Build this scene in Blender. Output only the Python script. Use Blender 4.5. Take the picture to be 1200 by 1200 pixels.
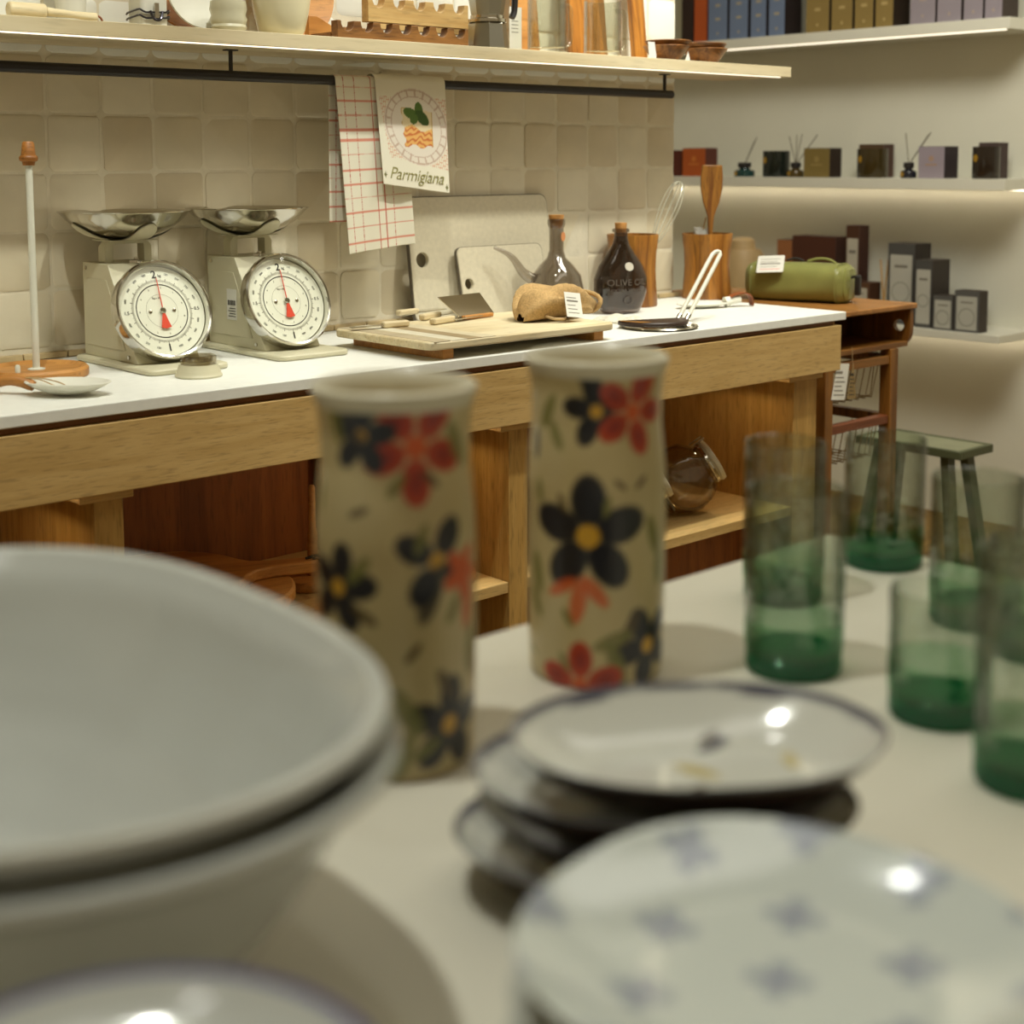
import bpy, bmesh, math, random
import numpy as np
from mathutils import Vector, Matrix
from mathutils.geometry import tessellate_polygon
for o in list(bpy.data.objects): bpy.data.objects.remove(o)
random.seed(7); rng = np.random.default_rng(7)
S = bpy.context.scene; COL = S.collection
PI = math.pi; R = math.radians

# ------------------------------------------------------------------ camera (world: X along the tiled wall, Y towards it, Z up)
F, PY, TH, YAW, ROLL = 1680.0, 363.7, .10481, .83636, -.0026
CAM = np.array([0., 0., 1.24])
def _ax(r, u, w):
    c, s = math.cos, math.sin
    w2 = w*c(TH)-u*s(TH); u2 = w*s(TH)+u*c(TH)
    return [r*c(ROLL)+u2*s(ROLL), -(-r*s(ROLL)+u2*c(ROLL)), w2]
MC = np.array([_ax(math.sin(YAW), 0, math.cos(YAW)), _ax(-math.cos(YAW), 0, math.sin(YAW)), _ax(0, 1, 0)]).T
cd = bpy.data.cameras.new('camera'); cam = bpy.data.objects.new('camera', cd); COL.objects.link(cam)
cd.sensor_fit = 'HORIZONTAL'; cd.sensor_width = 36; cd.lens = F*36/1200
cd.shift_y = (PY-600)/1200; cd.clip_start = .02; cd.clip_end = 60
rt, dn, fw = MC
cam.matrix_world = Matrix(((rt[0], -dn[0], -fw[0], CAM[0]), (rt[1], -dn[1], -fw[1], CAM[1]), (rt[2], -dn[2], -fw[2], CAM[2]), (0, 0, 0, 1)))
cd.dof.use_dof = True; cd.dof.focus_distance = 2.62; cd.dof.aperture_fstop = 4.1; cd.dof.aperture_blades = 0
S.camera = cam
def ray(x, y): return MC.T @ np.array([(x-600)/F, (y-PY)/F, 1.])
def gz(x, y, z): d = ray(x, y); return CAM+d*((z-CAM[2])/d[2])      # photo point met on a level surface at height z
def gy(x, y, Y): d = ray(x, y); return CAM+d*(Y/d[1])                # ... on a plane parallel to the tiled wall
def gx(x, y, X): d = ray(x, y); return CAM+d*(X/d[0])                # ... on a plane parallel to the shelf wall
def depth(p): return float((MC @ (np.array(p)-CAM))[2])

# ------------------------------------------------------------------ light
w = bpy.data.worlds.new('shop'); S.world = w; w.use_nodes = True
w.node_tree.nodes['Background'].inputs[0].default_value = (1.0, .80, .48, 1)
w.node_tree.nodes['Background'].inputs[1].default_value = .31
S.view_settings.view_transform = 'Standard'; S.view_settings.look = 'None'
S.view_settings.gamma = 1; S.view_settings.use_curve_mapping = False; S.view_settings.exposure = 0.0
try:
    S.cycles.transparent_max_bounces = 32; S.cycles.max_bounces = 12
except Exception: pass
def spot(loc, target, energy, angle=55, blend=.5, radius=.035, col=(.985, 1, .90)):
    l = bpy.data.lights.new('spot', 'SPOT'); o = bpy.data.objects.new('track_spot_light', l); COL.objects.link(o)
    l.energy = energy; l.spot_size = R(angle); l.spot_blend = blend; l.shadow_soft_size = radius; l.color = col
    o.location = loc; o.rotation_euler = (Vector(target)-Vector(loc)).to_track_quat('-Z', 'Y').to_euler()
    return o
for x in (.55, 1.25, 2.05, 2.75): spot((x-.1, 1.45, 2.75), (x, 2.22, .9), 61, 58)
for a, b, e in (((.22, .86, 2.72), (.35, .66, .85), 54), ((.75, 1.2, 2.72), (.8, .6, .85), 6), ((-.35, .6, 2.72), (.5, .5, .85), 4)): spot(a, b, e, 62)
def area(loc, target, size, energy, col=(1, .97, .86)):
    l = bpy.data.lights.new('area', 'AREA'); o = bpy.data.objects.new('fill_area_light', l); COL.objects.link(o)
    l.shape = 'RECTANGLE'; l.size, l.size_y = size; l.energy = energy; l.color = col; o.location = loc; o.rotation_euler = (Vector(target)-Vector(loc)).to_track_quat('-Z', 'Y').to_euler()
area((1.6, .6, 2.84), (1.6, .6, 0), (2.6, .5), 8)  # added soft overhead fill, not a fitting of the shop
area((2.7, 1.5, 2.80), (4.4, 2.6, .7), (1.2, .6), 44)  # added fill lamp that brightens the end wall

# ------------------------------------------------------------------ materials
def L(h):
    if isinstance(h, tuple): return h
    h = h.lstrip('#'); v = [int(h[i:i+2], 16)/255 for i in (0, 2, 4)]
    return tuple(c/12.92 if c <= .04045 else ((c+.055)/1.055)**2.4 for c in v)
def L4(h): return (*L(h), 1)
MATS = {}
class NT:
    def __init__(s, name):
        s.m = bpy.data.materials.new(name); s.m.use_nodes = True; s.t = s.m.node_tree; s.n = s.t.nodes
        s.p = s.n['Principled BSDF']; s.out = s.n['Material Output']
    def add(s, typ, **kw):
        n = s.n.new(typ)
        for k, v in kw.items():
            if k in n.inputs: n.inputs[k].default_value = v
            else: setattr(n, k, v)
        return n
    def link(s, a, b): s.t.links.new(a, b)
    def set(s, **kw):
        for k, v in kw.items(): s.p.inputs[k.replace('_', ' ')].default_value = v
    def bump(s, h, strength, dist=.002):
        b = s.add('ShaderNodeBump', Strength=strength, Distance=dist); s.link(h, b.inputs['Height']); s.link(b.outputs[0], s.p.inputs['Normal'])
def plain(name, col, rough=.5, metal=0., noise=.06, nscale=12., spec=.5, coat=0., bump=0., bscale=60.):
    if name in MATS: return MATS[name]
    t = NT(name); t.set(Roughness=rough, Metallic=metal); t.p.inputs['Specular IOR Level'].default_value = spec
    if coat: t.p.inputs['Coat Weight'].default_value = coat; t.p.inputs['Coat Roughness'].default_value = .08
    tc = t.add('ShaderNodeTexCoord'); c = L(col)
    n = t.add('ShaderNodeTexNoise', Scale=nscale, Detail=4.); t.link(tc.outputs['Object'], n.inputs['Vector'])
    r = t.add('ShaderNodeValToRGB'); t.link(n.outputs['Fac'], r.inputs[0])
    r.color_ramp.elements[0].position = .3; r.color_ramp.elements[1].position = .7
    r.color_ramp.elements[0].color = (*[max(0, v*(1-noise)) for v in c], 1); r.color_ramp.elements[1].color = (*[min(1, v*(1+noise)) for v in c], 1)
    t.link(r.outputs[0], t.p.inputs['Base Color'])
    if bump:
        n2 = t.add('ShaderNodeTexNoise', Scale=bscale, Detail=3.); t.link(tc.outputs['Object'], n2.inputs['Vector']); t.bump(n2.outputs['Fac'], bump)
    MATS[name] = t.m; return t.m
def wood(name, dark, light, axis='X', scale=1., rough=.5, pores=.25, blocks=0.):
    if name in MATS: return MATS[name]
    t = NT(name); t.set(Roughness=rough)
    tc = t.add('ShaderNodeTexCoord'); mp = t.add('ShaderNodeMapping'); t.link(tc.outputs['Object'], mp.inputs[0])
    sc = {'X': (1.2, 14, 14), 'Y': (14, 1.2, 14), 'Z': (14, 14, 1.2)}[axis]
    mp.inputs['Scale'].default_value = tuple(v*scale for v in sc)
    n = t.add('ShaderNodeTexNoise', Scale=1.6, Detail=5., Distortion=.9); t.link(mp.outputs[0], n.inputs['Vector'])
    r = t.add('ShaderNodeValToRGB'); t.link(n.outputs['Fac'], r.inputs[0])
    e = r.color_ramp.elements; e[0].position = .32; e[0].color = L4(dark); e[1].position = .62; e[1].color = L4(light)
    mp2 = t.add('ShaderNodeMapping'); t.link(tc.outputs['Object'], mp2.inputs[0])
    mp2.inputs['Scale'].default_value = tuple(v*scale*(5 if v > 5 else 6) for v in sc)
    n2 = t.add('ShaderNodeTexNoise', Scale=2.2, Detail=2.); t.link(mp2.outputs[0], n2.inputs['Vector'])
    r2 = t.add('ShaderNodeValToRGB'); t.link(n2.outputs['Fac'], r2.inputs[0])
    r2.color_ramp.elements[0].position = .30; r2.color_ramp.elements[0].color = (1-pores*2, 1-pores*2, 1-pores*2, 1)
    r2.color_ramp.elements[1].position = .46; r2.color_ramp.elements[1].color = (1, 1, 1, 1)
    mx = t.add('ShaderNodeMixRGB', blend_type='MULTIPLY'); mx.inputs[0].default_value = 1
    t.link(r.outputs[0], mx.inputs[1]); t.link(r2.outputs[0], mx.inputs[2]); last = mx.outputs[0]
    if blocks:                                                       # glued-up staves of different tone
        v = t.add('ShaderNodeTexVoronoi', Scale=blocks); mp3 = t.add('ShaderNodeMapping'); t.link(tc.outputs['Object'], mp3.inputs[0])
        mp3.inputs['Scale'].default_value = {'X': (.05, 1, 1), 'Y': (1, .05, 1), 'Z': (1, 1, .05)}[axis]
        t.link(mp3.outputs[0], v.inputs['Vector'])
        hs = t.add('ShaderNodeSeparateColor'); t.link(v.outputs['Color'], hs.inputs[0])
        mr = t.add('ShaderNodeMapRange'); mr.inputs['To Min'].default_value = .55; mr.inputs['To Max'].default_value = 1.35; t.link(hs.outputs[0], mr.inputs[0])
        mm = t.add('ShaderNodeMixRGB', blend_type='MULTIPLY'); mm.inputs[0].default_value = 1; t.link(last, mm.inputs[1]); t.link(mr.outputs[0], mm.inputs[2]); last = mm.outputs[0]
    t.link(last, t.p.inputs['Base Color']); t.bump(n2.outputs['Fac'], .15, .001)
    MATS[name] = t.m; return t.m
def glassy(name, tint, gloss_col=(1, 1, 1), edge=None, body=0., body_col='#ffffff', wavy=0., base=.06, fres=1.4):
    """hollow ware glass: tinted see-through plus Fresnel gloss"""
    if name in MATS: return MATS[name]
    t = NT(name); t.n.remove(t.p)
    tr = t.add('ShaderNodeBsdfTransparent'); tr.inputs[0].default_value = L4(tint)
    if edge:
        le = t.add('ShaderNodeLayerWeight', Blend=.5); pe = t.add('ShaderNodeMath', operation='POWER'); pe.inputs[1].default_value = 2.5; t.link(le.outputs['Facing'], pe.inputs[0])
        me_ = t.add('ShaderNodeMixRGB'); me_.inputs[1].default_value = L4(tint); me_.inputs[2].default_value = L4(edge); t.link(pe.outputs[0], me_.inputs[0]); t.link(me_.outputs[0], tr.inputs[0])
    gl = t.add('ShaderNodeBsdfGlossy', Roughness=.04); gl.inputs[0].default_value = (*gloss_col, 1)
    lw = t.add('ShaderNodeLayerWeight', Blend=.5); pw = t.add('ShaderNodeMath', operation='POWER'); pw.inputs[1].default_value = 5.; t.link(lw.outputs['Facing'], pw.inputs[0])
    fr = t.add('ShaderNodeMath', operation='MULTIPLY_ADD'); fr.inputs[1].default_value = .55*(fres-1)/.4; fr.inputs[2].default_value = .05*(fres-1)/.4; t.link(pw.outputs[0], fr.inputs[0])
    mx = t.add('ShaderNodeMixShader'); t.link(fr.outputs[0], mx.inputs[0]); t.link(tr.outputs[0], mx.inputs[1]); t.link(gl.outputs[0], mx.inputs[2]); o = mx.outputs[0]
    if body:
        df = t.add('ShaderNodeBsdfDiffuse'); df.inputs[0].default_value = L4(body_col)
        m2 = t.add('ShaderNodeMixShader'); m2.inputs[0].default_value = body; t.link(o, m2.inputs[1]); t.link(df.outputs[0], m2.inputs[2]); o = m2.outputs[0]
    if wavy:
        tc = t.add('ShaderNodeTexCoord'); n = t.add('ShaderNodeTexNoise', Scale=45., Detail=2.); t.link(tc.outputs['Object'], n.inputs[0])
        b = t.add('ShaderNodeBump', Strength=wavy, Distance=.004); t.link(n.outputs[0], b.inputs['Height']); t.link(b.outputs[0], gl.inputs['Normal']); t.link(b.outputs[0], lw.inputs['Normal'])
    t.link(o, t.out.inputs[0]); MATS[name] = t.m; return t.m
def solidglass(name, col, rough=.02):
    if name in MATS: return MATS[name]
    t = NT(name); t.set(Roughness=rough, IOR=1.45); t.p.inputs['Base Color'].default_value = L4(col); t.p.inputs['Transmission Weight'].default_value = 1.
    MATS[name] = t.m; return t.m
def emit(name, col, st):
    if name in MATS: return MATS[name]
    t = NT(name); t.p.inputs['Base Color'].default_value = L4(col); t.p.inputs['Emission Color'].default_value = L4(col); t.p.inputs['Emission Strength'].default_value = st
    MATS[name] = t.m; return t.m
def painted(name, rough=.3, coat=0., bump=0., bscale=300.):
    if name in MATS: return MATS[name]
    t = NT(name); t.set(Roughness=rough); a = t.add('ShaderNodeAttribute', attribute_name='paint'); t.link(a.outputs['Color'], t.p.inputs['Base Color'])
    if coat: t.p.inputs['Coat Weight'].default_value = coat; t.p.inputs['Coat Roughness'].default_value = .05
    if bump:
        tc = t.add('ShaderNodeTexCoord'); n = t.add('ShaderNodeTexNoise', Scale=bscale); t.link(tc.outputs['Object'], n.inputs[0]); t.bump(n.outputs[0], bump, .0006)
    MATS[name] = t.m; return t.m

# ------------------------------------------------------------------ mesh helpers
class MB:
    def __init__(s): s.v = []; s.f = []
    def _add(s, vs, fs):
        b = len(s.v); s.v += [tuple(map(float, q)) for q in vs]; s.f += [tuple(i+b for i in q) for q in fs]; return s
    def box(s, x0, x1, y0, y1, z0, z1):
        return s._add([(x0, y0, z0), (x1, y0, z0), (x1, y1, z0), (x0, y1, z0), (x0, y0, z1), (x1, y0, z1), (x1, y1, z1), (x0, y1, z1)],
                      [(0, 3, 2, 1), (4, 5, 6, 7), (0, 1, 5, 4), (1, 2, 6, 5), (2, 3, 7, 6), (3, 0, 4, 7)])
    def rev(s, prof, n=40, mod=None, zmod=None, c=(0, 0)):
        rings = []; vs = []; fs = []
        for (r, z) in prof:
            if r < 1e-6: rings.append([len(vs)]); vs.append((c[0], c[1], z+(zmod(0, 0) if zmod else 0)))
            else:
                ring = []
                for i in range(n):
                    a = 2*PI*i/n; q = r*(mod(a) if mod else 1); ring.append(len(vs)); vs.append((c[0]+q*math.cos(a), c[1]+q*math.sin(a), z+(zmod(a, r) if zmod else 0)))
                rings.append(ring)
        for A, B in zip(rings, rings[1:]):
            for i in range(n):
                j = (i+1) % n
                if len(A) == 1 and len(B) == 1: continue
                if len(A) == 1: fs.append((A[0], B[j], B[i]))
                elif len(B) == 1: fs.append((A[i], A[j], B[0]))
                else: fs.append((A[i], A[j], B[j], B[i]))
        return s._add(vs, fs)
    def tube(s, pts, r, n=8, closed=False):
        pts = [Vector(p) for p in pts]; m = len(pts); rs = r if isinstance(r, (list, tuple)) else [r]*m; vs = []; fs = []
        tan = [((pts[(i+1) % m] if closed or i < m-1 else pts[i])-(pts[i-1] if closed or i > 0 else pts[i])).normalized() for i in range(m)]
        up = Vector((0, 0, 1)) if abs(tan[0].z) < .9 else Vector((1, 0, 0)); u = tan[0].cross(up).normalized()
        for i in range(m):
            u = (u-tan[i]*u.dot(tan[i])).normalized(); vv = tan[i].cross(u)
            for k in range(n):
                a = 2*PI*k/n; vs.append(pts[i]+(u*math.cos(a)+vv*math.sin(a))*rs[i])
        for i in range(m if closed else m-1):
            for k in range(n):
                a, b, a2, b2 = i*n+k, i*n+(k+1) % n, ((i+1) % m)*n+k, ((i+1) % m)*n+(k+1) % n; fs.append((a, b, b2, a2))
        if not closed: fs.append(tuple(range(n))[::-1]); fs.append(tuple((m-1)*n+k for k in range(n)))
        return s._add(vs, fs)
    def prism(s, out, lo, hi, plane='xy', holes=()):
        P = {'xy': lambda a, b, c: (a, b, c), 'xz': lambda a, b, c: (a, c, b), 'yz': lambda a, b, c: (c, a, b)}[plane]
        loops = [list(out)]+[list(h) for h in holes]; allp = [q for l in loops for q in l]; n = len(allp)
        vs = [P(a, b, lo) for a, b in allp]+[P(a, b, hi) for a, b in allp]; fs = []
        if holes:
            for t in tessellate_polygon([[Vector((a, b, 0)) for a, b in l] for l in loops]): fs.append(tuple(t)); fs.append(tuple(i+n for i in t[::-1]))
        else: fs.append(tuple(range(n))[::-1]); fs.append(tuple(range(n, 2*n)))
        o = 0
        for l in loops:
            k = len(l)
            for i in range(k): j = (i+1) % k; fs.append((o+i, o+j, n+o+j, n+o+i))
            o += k
        return s._add(vs, fs)
    def grid(s, fn, nu, nv, wrap=False):
        vs = [fn(i/(nu if wrap else nu-1), j/(nv-1)) for j in range(nv) for i in range(nu)]; fs = []
        for j in range(nv-1):
            for i in range(nu if wrap else nu-1):
                k = (i+1) % nu; fs.append((j*nu+i, j*nu+k, (j+1)*nu+k, (j+1)*nu+i))
        return s._add(vs, fs)
    def xf(s, m):
        s.v = [tuple(m @ Vector(q)) for q in s.v]; return s
    def mesh(s, name, mat, smooth=True, sharp=38, paint=None):
        me = bpy.data.meshes.new(name); me.from_pydata(s.v, [], s.f); me.materials.append(mat)
        bm = bmesh.new(); bm.from_mesh(me); bmesh.ops.recalc_face_normals(bm, faces=bm.faces); bm.to_mesh(me); bm.free()
        if smooth: me.shade_smooth(); me.set_sharp_from_angle(angle=R(sharp))
        if paint is not None:
            co = np.array(s.v); rgb = paint(co); at = me.color_attributes.new('paint', 'FLOAT_COLOR', 'POINT')
            at.data.foreach_set('color', np.c_[rgb, np.ones(len(rgb))].astype(np.float32).ravel())
        return me
    def build(s, name, mat, parent=None, loc=(0, 0, 0), rot=(0, 0, 0), bevel=0, seg=2, **kw):
        o = bpy.data.objects.new(name, s.mesh(name, mat, **kw)); COL.objects.link(o); o.location = loc; o.rotation_euler = rot
        if parent: o.parent = parent
        if bevel:
            b = o.modifiers.new('bevel', 'BEVEL'); b.width = bevel; b.segments = seg; b.limit_method = 'ANGLE'; b.angle_limit = R(40)
        return o
def tag(o, label, cat, group=None):
    o['label'] = label; o['category'] = cat
    if group: o['group'] = group
    return o
def thing(name, label, cat, loc=(0, 0, 0), rz=0, group=None):
    o = bpy.data.objects.new(name, None); COL.objects.link(o); o.location = loc; o.rotation_euler = (0, 0, rz); o.empty_display_size = .02
    return tag(o, label, cat, group)
def struct(o): o['kind'] = 'structure'; return o
def copy_tree(o, parent=None):
    c = o.copy(); COL.objects.link(c); c.parent = parent
    for ch in list(o.children): copy_tree(ch, c)
    return c
def rrect(x0, x1, y0, y1, r, n=6):
    out = []
    for cx, cy, a0 in ((x1-r, y1-r, 0), (x0+r, y1-r, 90), (x0+r, y0+r, 180), (x1-r, y0+r, 270)):
        for i in range(n+1): a = R(a0+90*i/n); out.append((cx+r*math.cos(a), cy+r*math.sin(a)))
    return out
def circ(cx, cy, r, n=24): return [(cx+r*math.cos(2*PI*i/n), cy+r*math.sin(2*PI*i/n)) for i in range(n)]
def spline(pts, n=8):
    pts = [Vector(p) for p in pts]; q = [pts[0]]+pts+[pts[-1]]; out = []
    for i in range(1, len(q)-2):
        for k in range(n):
            t = k/n; a, b, c, d = q[i-1:i+3]
            out.append(.5*((2*b)+(c-a)*t+(2*a-5*b+4*c-d)*t*t+(3*b-a-3*c+d)*t**3))
    out.append(pts[-1]); return out
def text(name, s, size, mat, parent, loc, rot, ext=.0002, align='CENTER', shear=0, spacing=1., bold=0):
    cu = bpy.data.curves.new('txt', 'FONT'); cu.body = s; cu.size = size; cu.extrude = ext; cu.align_x = align; cu.align_y = 'CENTER'; cu.shear = shear; cu.space_character = spacing; cu.resolution_u = 3; cu.offset = bold
    t = bpy.data.objects.new('txt', cu); COL.objects.link(t); bpy.context.view_layer.update()
    me = bpy.data.meshes.new_from_object(t.evaluated_get(bpy.context.evaluated_depsgraph_get())); bpy.data.objects.remove(t); bpy.data.curves.remove(cu)
    me.materials.clear(); me.materials.append(mat)
    o = bpy.data.objects.new(name, me); COL.objects.link(o); o.location = loc; o.rotation_euler = rot
    if parent: o.parent = parent
    return o

# ------------------------------------------------------------------ shared materials
m_white = plain('white_paint', '#dedccd', .55, noise=.02)
m_rwall = plain('wall_plaster', '#dedccb', .75, noise=.025, nscale=5, bump=.05, bscale=150)
m_tile = [plain('zellige_tile_%s' % k, c, .38, noise=.07, nscale=9, bump=.25, bscale=14) for k, c in zip(('sand', 'pale', 'warm'), ('#d0c5aa', '#d4cab1', '#ccbfa3'))]
m_grout = plain('tile_grout', '#d8cfb8', .85, noise=.06, nscale=40, bump=.4, bscale=120)
m_stone = plain('worktop_stone', '#e6e6de', .5, noise=.03, nscale=60)
m_oak = wood('oak_light', '#b8965a', '#c8a76c', 'X', 2.2, .55, .13)
m_oakz = wood('oak_light_upright', '#a67f3e', '#bd9653', 'Z', 1.6, .55, .15)
m_oaky = wood('oak_light_depth', '#a27a38', '#c09a58', 'Y', 1.0, .55, .2)
m_brownz = wood('brown_panel', '#74401a', '#945826', 'Z', 1.1, .5, .15)
m_shelf = wood('ash_shelf', '#bfae88', '#cdbf9d', 'X', .9, .55, .06)
m_teak = wood('teak', '#744415', '#ab7030', 'X', 1.6, .45, .2)
m_teakz = wood('teak_upright', '#7e4a12', '#bb7d2e', 'Z', 1.6, .42, .15, blocks=14.)
m_acacia = wood('acacia', '#4d2a10', '#96622e', 'X', 2.2, .4, .2)
m_trol = wood('trolley_wood', '#56300f', '#87581f', 'X', 1.4, .4, .15)
m_trolz = wood('trolley_wood_upright', '#56300f', '#87581f', 'Z', 1.4, .4, .15)
m_board = wood('pale_board', '#cdb88c', '#e0d2ae', 'X', 1.3, .5, .12)
m_boardb = wood('beech_board', '#a96f2f', '#c98f4a', 'X', 1.3, .5, .12)
m_black = plain('black_metal', '#1b1512', .45, noise=.05)
m_steel = plain('polished_steel', '#c9c4b8', .13, 1., noise=.01)
m_chrome = plain('chrome_trim', '#d2d0c8', .12, 1., noise=.01)
m_cream = plain('cream_enamel', '#c9c3a6', .38, noise=.02)
m_dial = plain('dial_white', '#e6e6da', .5, noise=.01)
m_ink = plain('ink_black', '#26211d', .6, noise=.02)
m_inkgrey = plain('ink_grey', '#7c776c', .6, noise=.02)
m_red = plain('needle_red', '#d9442a', .45, noise=.02)
m_paper = plain('paper_tag', '#dcdad0', .75, noise=.02)
m_ceram = plain('white_ceramic', '#bcbfba', .16, noise=.02, coat=.6)
m_ceramm = plain('matte_white_ceramic', '#dfddcf', .4, noise=.02)
m_clear = glassy('clear_glass', '#f1f1ea', edge='#a8a89c', fres=1.8)
m_green = glassy('green_tint_glass', '#f1f4ef', edge='#6f8072', wavy=1., fres=1.6)
m_greenb = glassy('deep_green_glass', '#45a57e', body=.22, body_col='#189764', wavy=.3)
m_smoke = glassy('smoked_glass', '#dcd8d4', wavy=.25, fres=1.5)
m_leather = plain('brown_leather', '#8a4a22', .5, noise=.15, nscale=40)
m_cork = plain('cork', '#b98446', .8, noise=.25, nscale=90)
m_led2 = emit('shelf_led', '#fff0d6', 7.)
m_led = emit('led_diffuser', '#fff3dc', 1.6)
m_string = plain('twine', '#b09468', .9, noise=.2, nscale=200)
C = .88; YF = 1.973; YW = 2.501; T = .85

# ================================================================== SETTING
struct(MB().box(-3, 4.6, -2.5, 5, -.05, 0).build('floor', wood('floor_wood', '#6e5322', '#8a6c33', 'X', .5, .6, .1)))
struct(MB().box(-3, 4.6, -2.5, 5, 2.95, 3.0).build('ceiling', m_white))
struct(MB().box(4.44, 4.55, -2.5, 5, 0, 2.95).build('wall_right', m_rwall))
struct(MB().box(2.9, 4.44, 4.9, 5.0, 0, 2.95).build('wall_far', m_rwall))
wb = struct(MB().box(-1.6, 2.826, YW+.0008, YW+.16, 0, 2.95).build('wall_back', m_grout))
P_ = .1065; X0 = 1.232; Z0 = 1.2185; tvar = []
for k in range(6):
    m = MB(); h = P_/2-.0028; o = []
    for (a, b) in rrect(-h, h, -h, h, .008+.006*rng.random(), 4): o.append((a+rng.normal(0, .0006), b+rng.normal(0, .0006)))
    inner = [(a*.95, b*.95) for a, b in o]; n = len(o)
    vs = [(a, .010, b) for a, b in o]+[(a, .0012, b) for a, b in o]+[(a, 0, b) for a, b in inner]
    fs = [(i, (i+1) % n, n+(i+1) % n, n+i) for i in range(n)]+[(n+i, n+(i+1) % n, 2*n+(i+1) % n, 2*n+i) for i in range(n)]+[tuple(range(2*n, 3*n))]
    m._add(vs, fs); tvar.append(m.mesh('tile', m_tile[k % 3], sharp=60)); twhite = m.mesh('tile', plain('white_glazed_tile', '#e4e3d8', .25, noise=.02), sharp=60)
for c_ in range(-9, 15):
    for r_ in range(-3, 7):
        x = X0+(c_+.5)*P_; z = Z0+(r_+.5)*P_
        if x < .25 or z-P_/2 < C-.02: continue
        t = bpy.data.objects.new('tile', twhite if r_ >= 2 else tvar[rng.integers(6)]); COL.objects.link(t); t.parent = wb
        t.location = (x, YW-.001+rng.normal(0, .0008), z); t.rotation_euler = (rng.normal(0, .006), 0 if rng.random() < .5 else PI, rng.normal(0, .006))
m = MB()
for k in range(30): m.box(.3+k*.085, .3+k*.085+.083, YW-.008, YW+.004, C, C+.012)
struct(m.build('trim_1', plain('silicone_bead', '#b7a177', .6, noise=.2, nscale=30), bevel=.002))

# ------------------------------------------------------------------ counter
wt = MB().box(-.4, 2.847, YF, YW-.008, C-.019, C).build('worktop', m_stone, bevel=.0015)
tag(wt, 'long off-white stone worktop carrying the kitchen scales and boards', 'worktop')
cab = thing('display_cabinet', 'long oak display cabinet with deep fascia and open bays under the worktop', 'cabinet', (1.2, 2.2, 0))
def cpart(name, mat, *b, bevel=.0015):
    x0, x1, y0, y1, z0, z1 = b; return MB().box(x0-1.2, x1-1.2, y0-2.2, y1-2.2, z0, z1).build(name, mat, cab, bevel=bevel)
cpart('recess_rail', wood('rail_wood', '#70400f', '#8d5a22', 'X', 1, .5, .1), -.39, 2.815, YF+.012, 2.48, .85, C-.0195)
cpart('fascia', m_oak, -.4, 2.832, YF+.002, YF+.022, .742, .8495)
cpart('back_panel', m_brownz, -.39, 2.77, 2.46, 2.475, .04, .849)
DV = [(.955, 1.003), (1.80, 1.848), (2.69, 2.778)]
for a, b in DV:
    cpart('divider', m_oakz, a, b, 2.003, 2.459, .0, .741)
    cpart('bearer', m_oak, a-.025, b+.015, 1.997, 2.2, .726, .7415)
for a, b in ((-.39, .955), (1.003, 1.80), (1.848, 2.69)):
    cpart('shelf', m_oak, a+.0005, b-.0005, 2.005, 2.459, .408, .43)
    cpart('plinth_panel', m_brownz, a+.0005, b-.0005, 2.10, 2.115, .0, .4075)
m_puck = emit('cabinet_lamp_lens', '#ffd9a0', 3.)
for a, b in DV:
    p = MB().rev([(0, 0), (.016, 0), (.016, .008), (0, .008)], 16).build('cabinet_lamp', m_puck, cab, (a-.035-1.2, 2.10-2.2, .77))
    l = bpy.data.lights.new('cabinet_lamp_light', 'POINT'); l.energy = .9; l.shadow_soft_size = .012; l.color = (1, .78, .45)
    lo = bpy.data.objects.new('cabinet_lamp_light', l); COL.objects.link(lo); lo.location = (a-.035, 2.10, .762)

# ------------------------------------------------------------------ wall shelf, rail
SF = 2.27; SZ = 1.447
sh = thing('wall_shelf', 'pale ash wall shelf with a light strip under its front edge', 'shelf', (1.5, 2.4, SZ))
MB().box(-2.0, 3.012-1.5, SF-2.4, YW-.004-2.4, 0, .0255).build('board', m_shelf, sh, bevel=.001)
MB().box(-2.0, 2.975-1.5, SF+.004-2.4, SF+.009-2.4, -.0022, -.0002).build('light_strip', m_led, sh)
RY = 2.38; RZ = 1.398
rl = thing('hanging_rail', 'thin black round rail hung under the ash shelf', 'rail', (1.5, RY, RZ))
MB().tube([(-2.0, 0, 0), (2.682-1.5, 0, 0)], .0098, 20).build('rod', m_black, rl, bevel=.003)
for px in (270.5, 779): 
    p = gy(px, 80, RY); b = MB().box(-.0025, .0025, -.0035, .0035, 0, SZ-RZ-.002).build('bracket', m_black, rl, (p[0]-1.5, 0, .002))
    MB().box(-.012, .012, -.008, .008, SZ-RZ-.0045, SZ-RZ-.0022).build('bracket_plate', m_black, b)

# ------------------------------------------------------------------ right wall shelves
SH = {}
for nm, z0, z1, led, lab in (('top', 1.644, 1.680, True, 'white wall shelf holding blue, tan and lilac boxes'), ('mid', 1.138, 1.174, True, 'white wall shelf holding candles and reed diffusers'), ('low', .649, .675, True, 'white wall shelf holding grey and brown label boxes')):
    s_ = thing('display_shelf', lab, 'shelf', (4.32, 3.0, z0), group='white shelves on the end wall')
    MB().box(4.2-4.32, 4.4395-4.32, 2.33-3.0, 4.88-3.0, 0, z1-z0).build('board', m_white, s_, bevel=.001)
    if nm == 'top': MB().box(4.206-4.32, 4.213-4.32, 2.345-3.0, 4.8-3.0, -.004, -.0002).build('light_strip', m_led, s_)
    else: MB().box(4.40-4.32, 4.41-4.32, 2.345-3.0, 4.8-3.0, -.004, -.0002).build('light_strip', m_led2, s_)
    SH[nm] = z1+.0002

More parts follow.
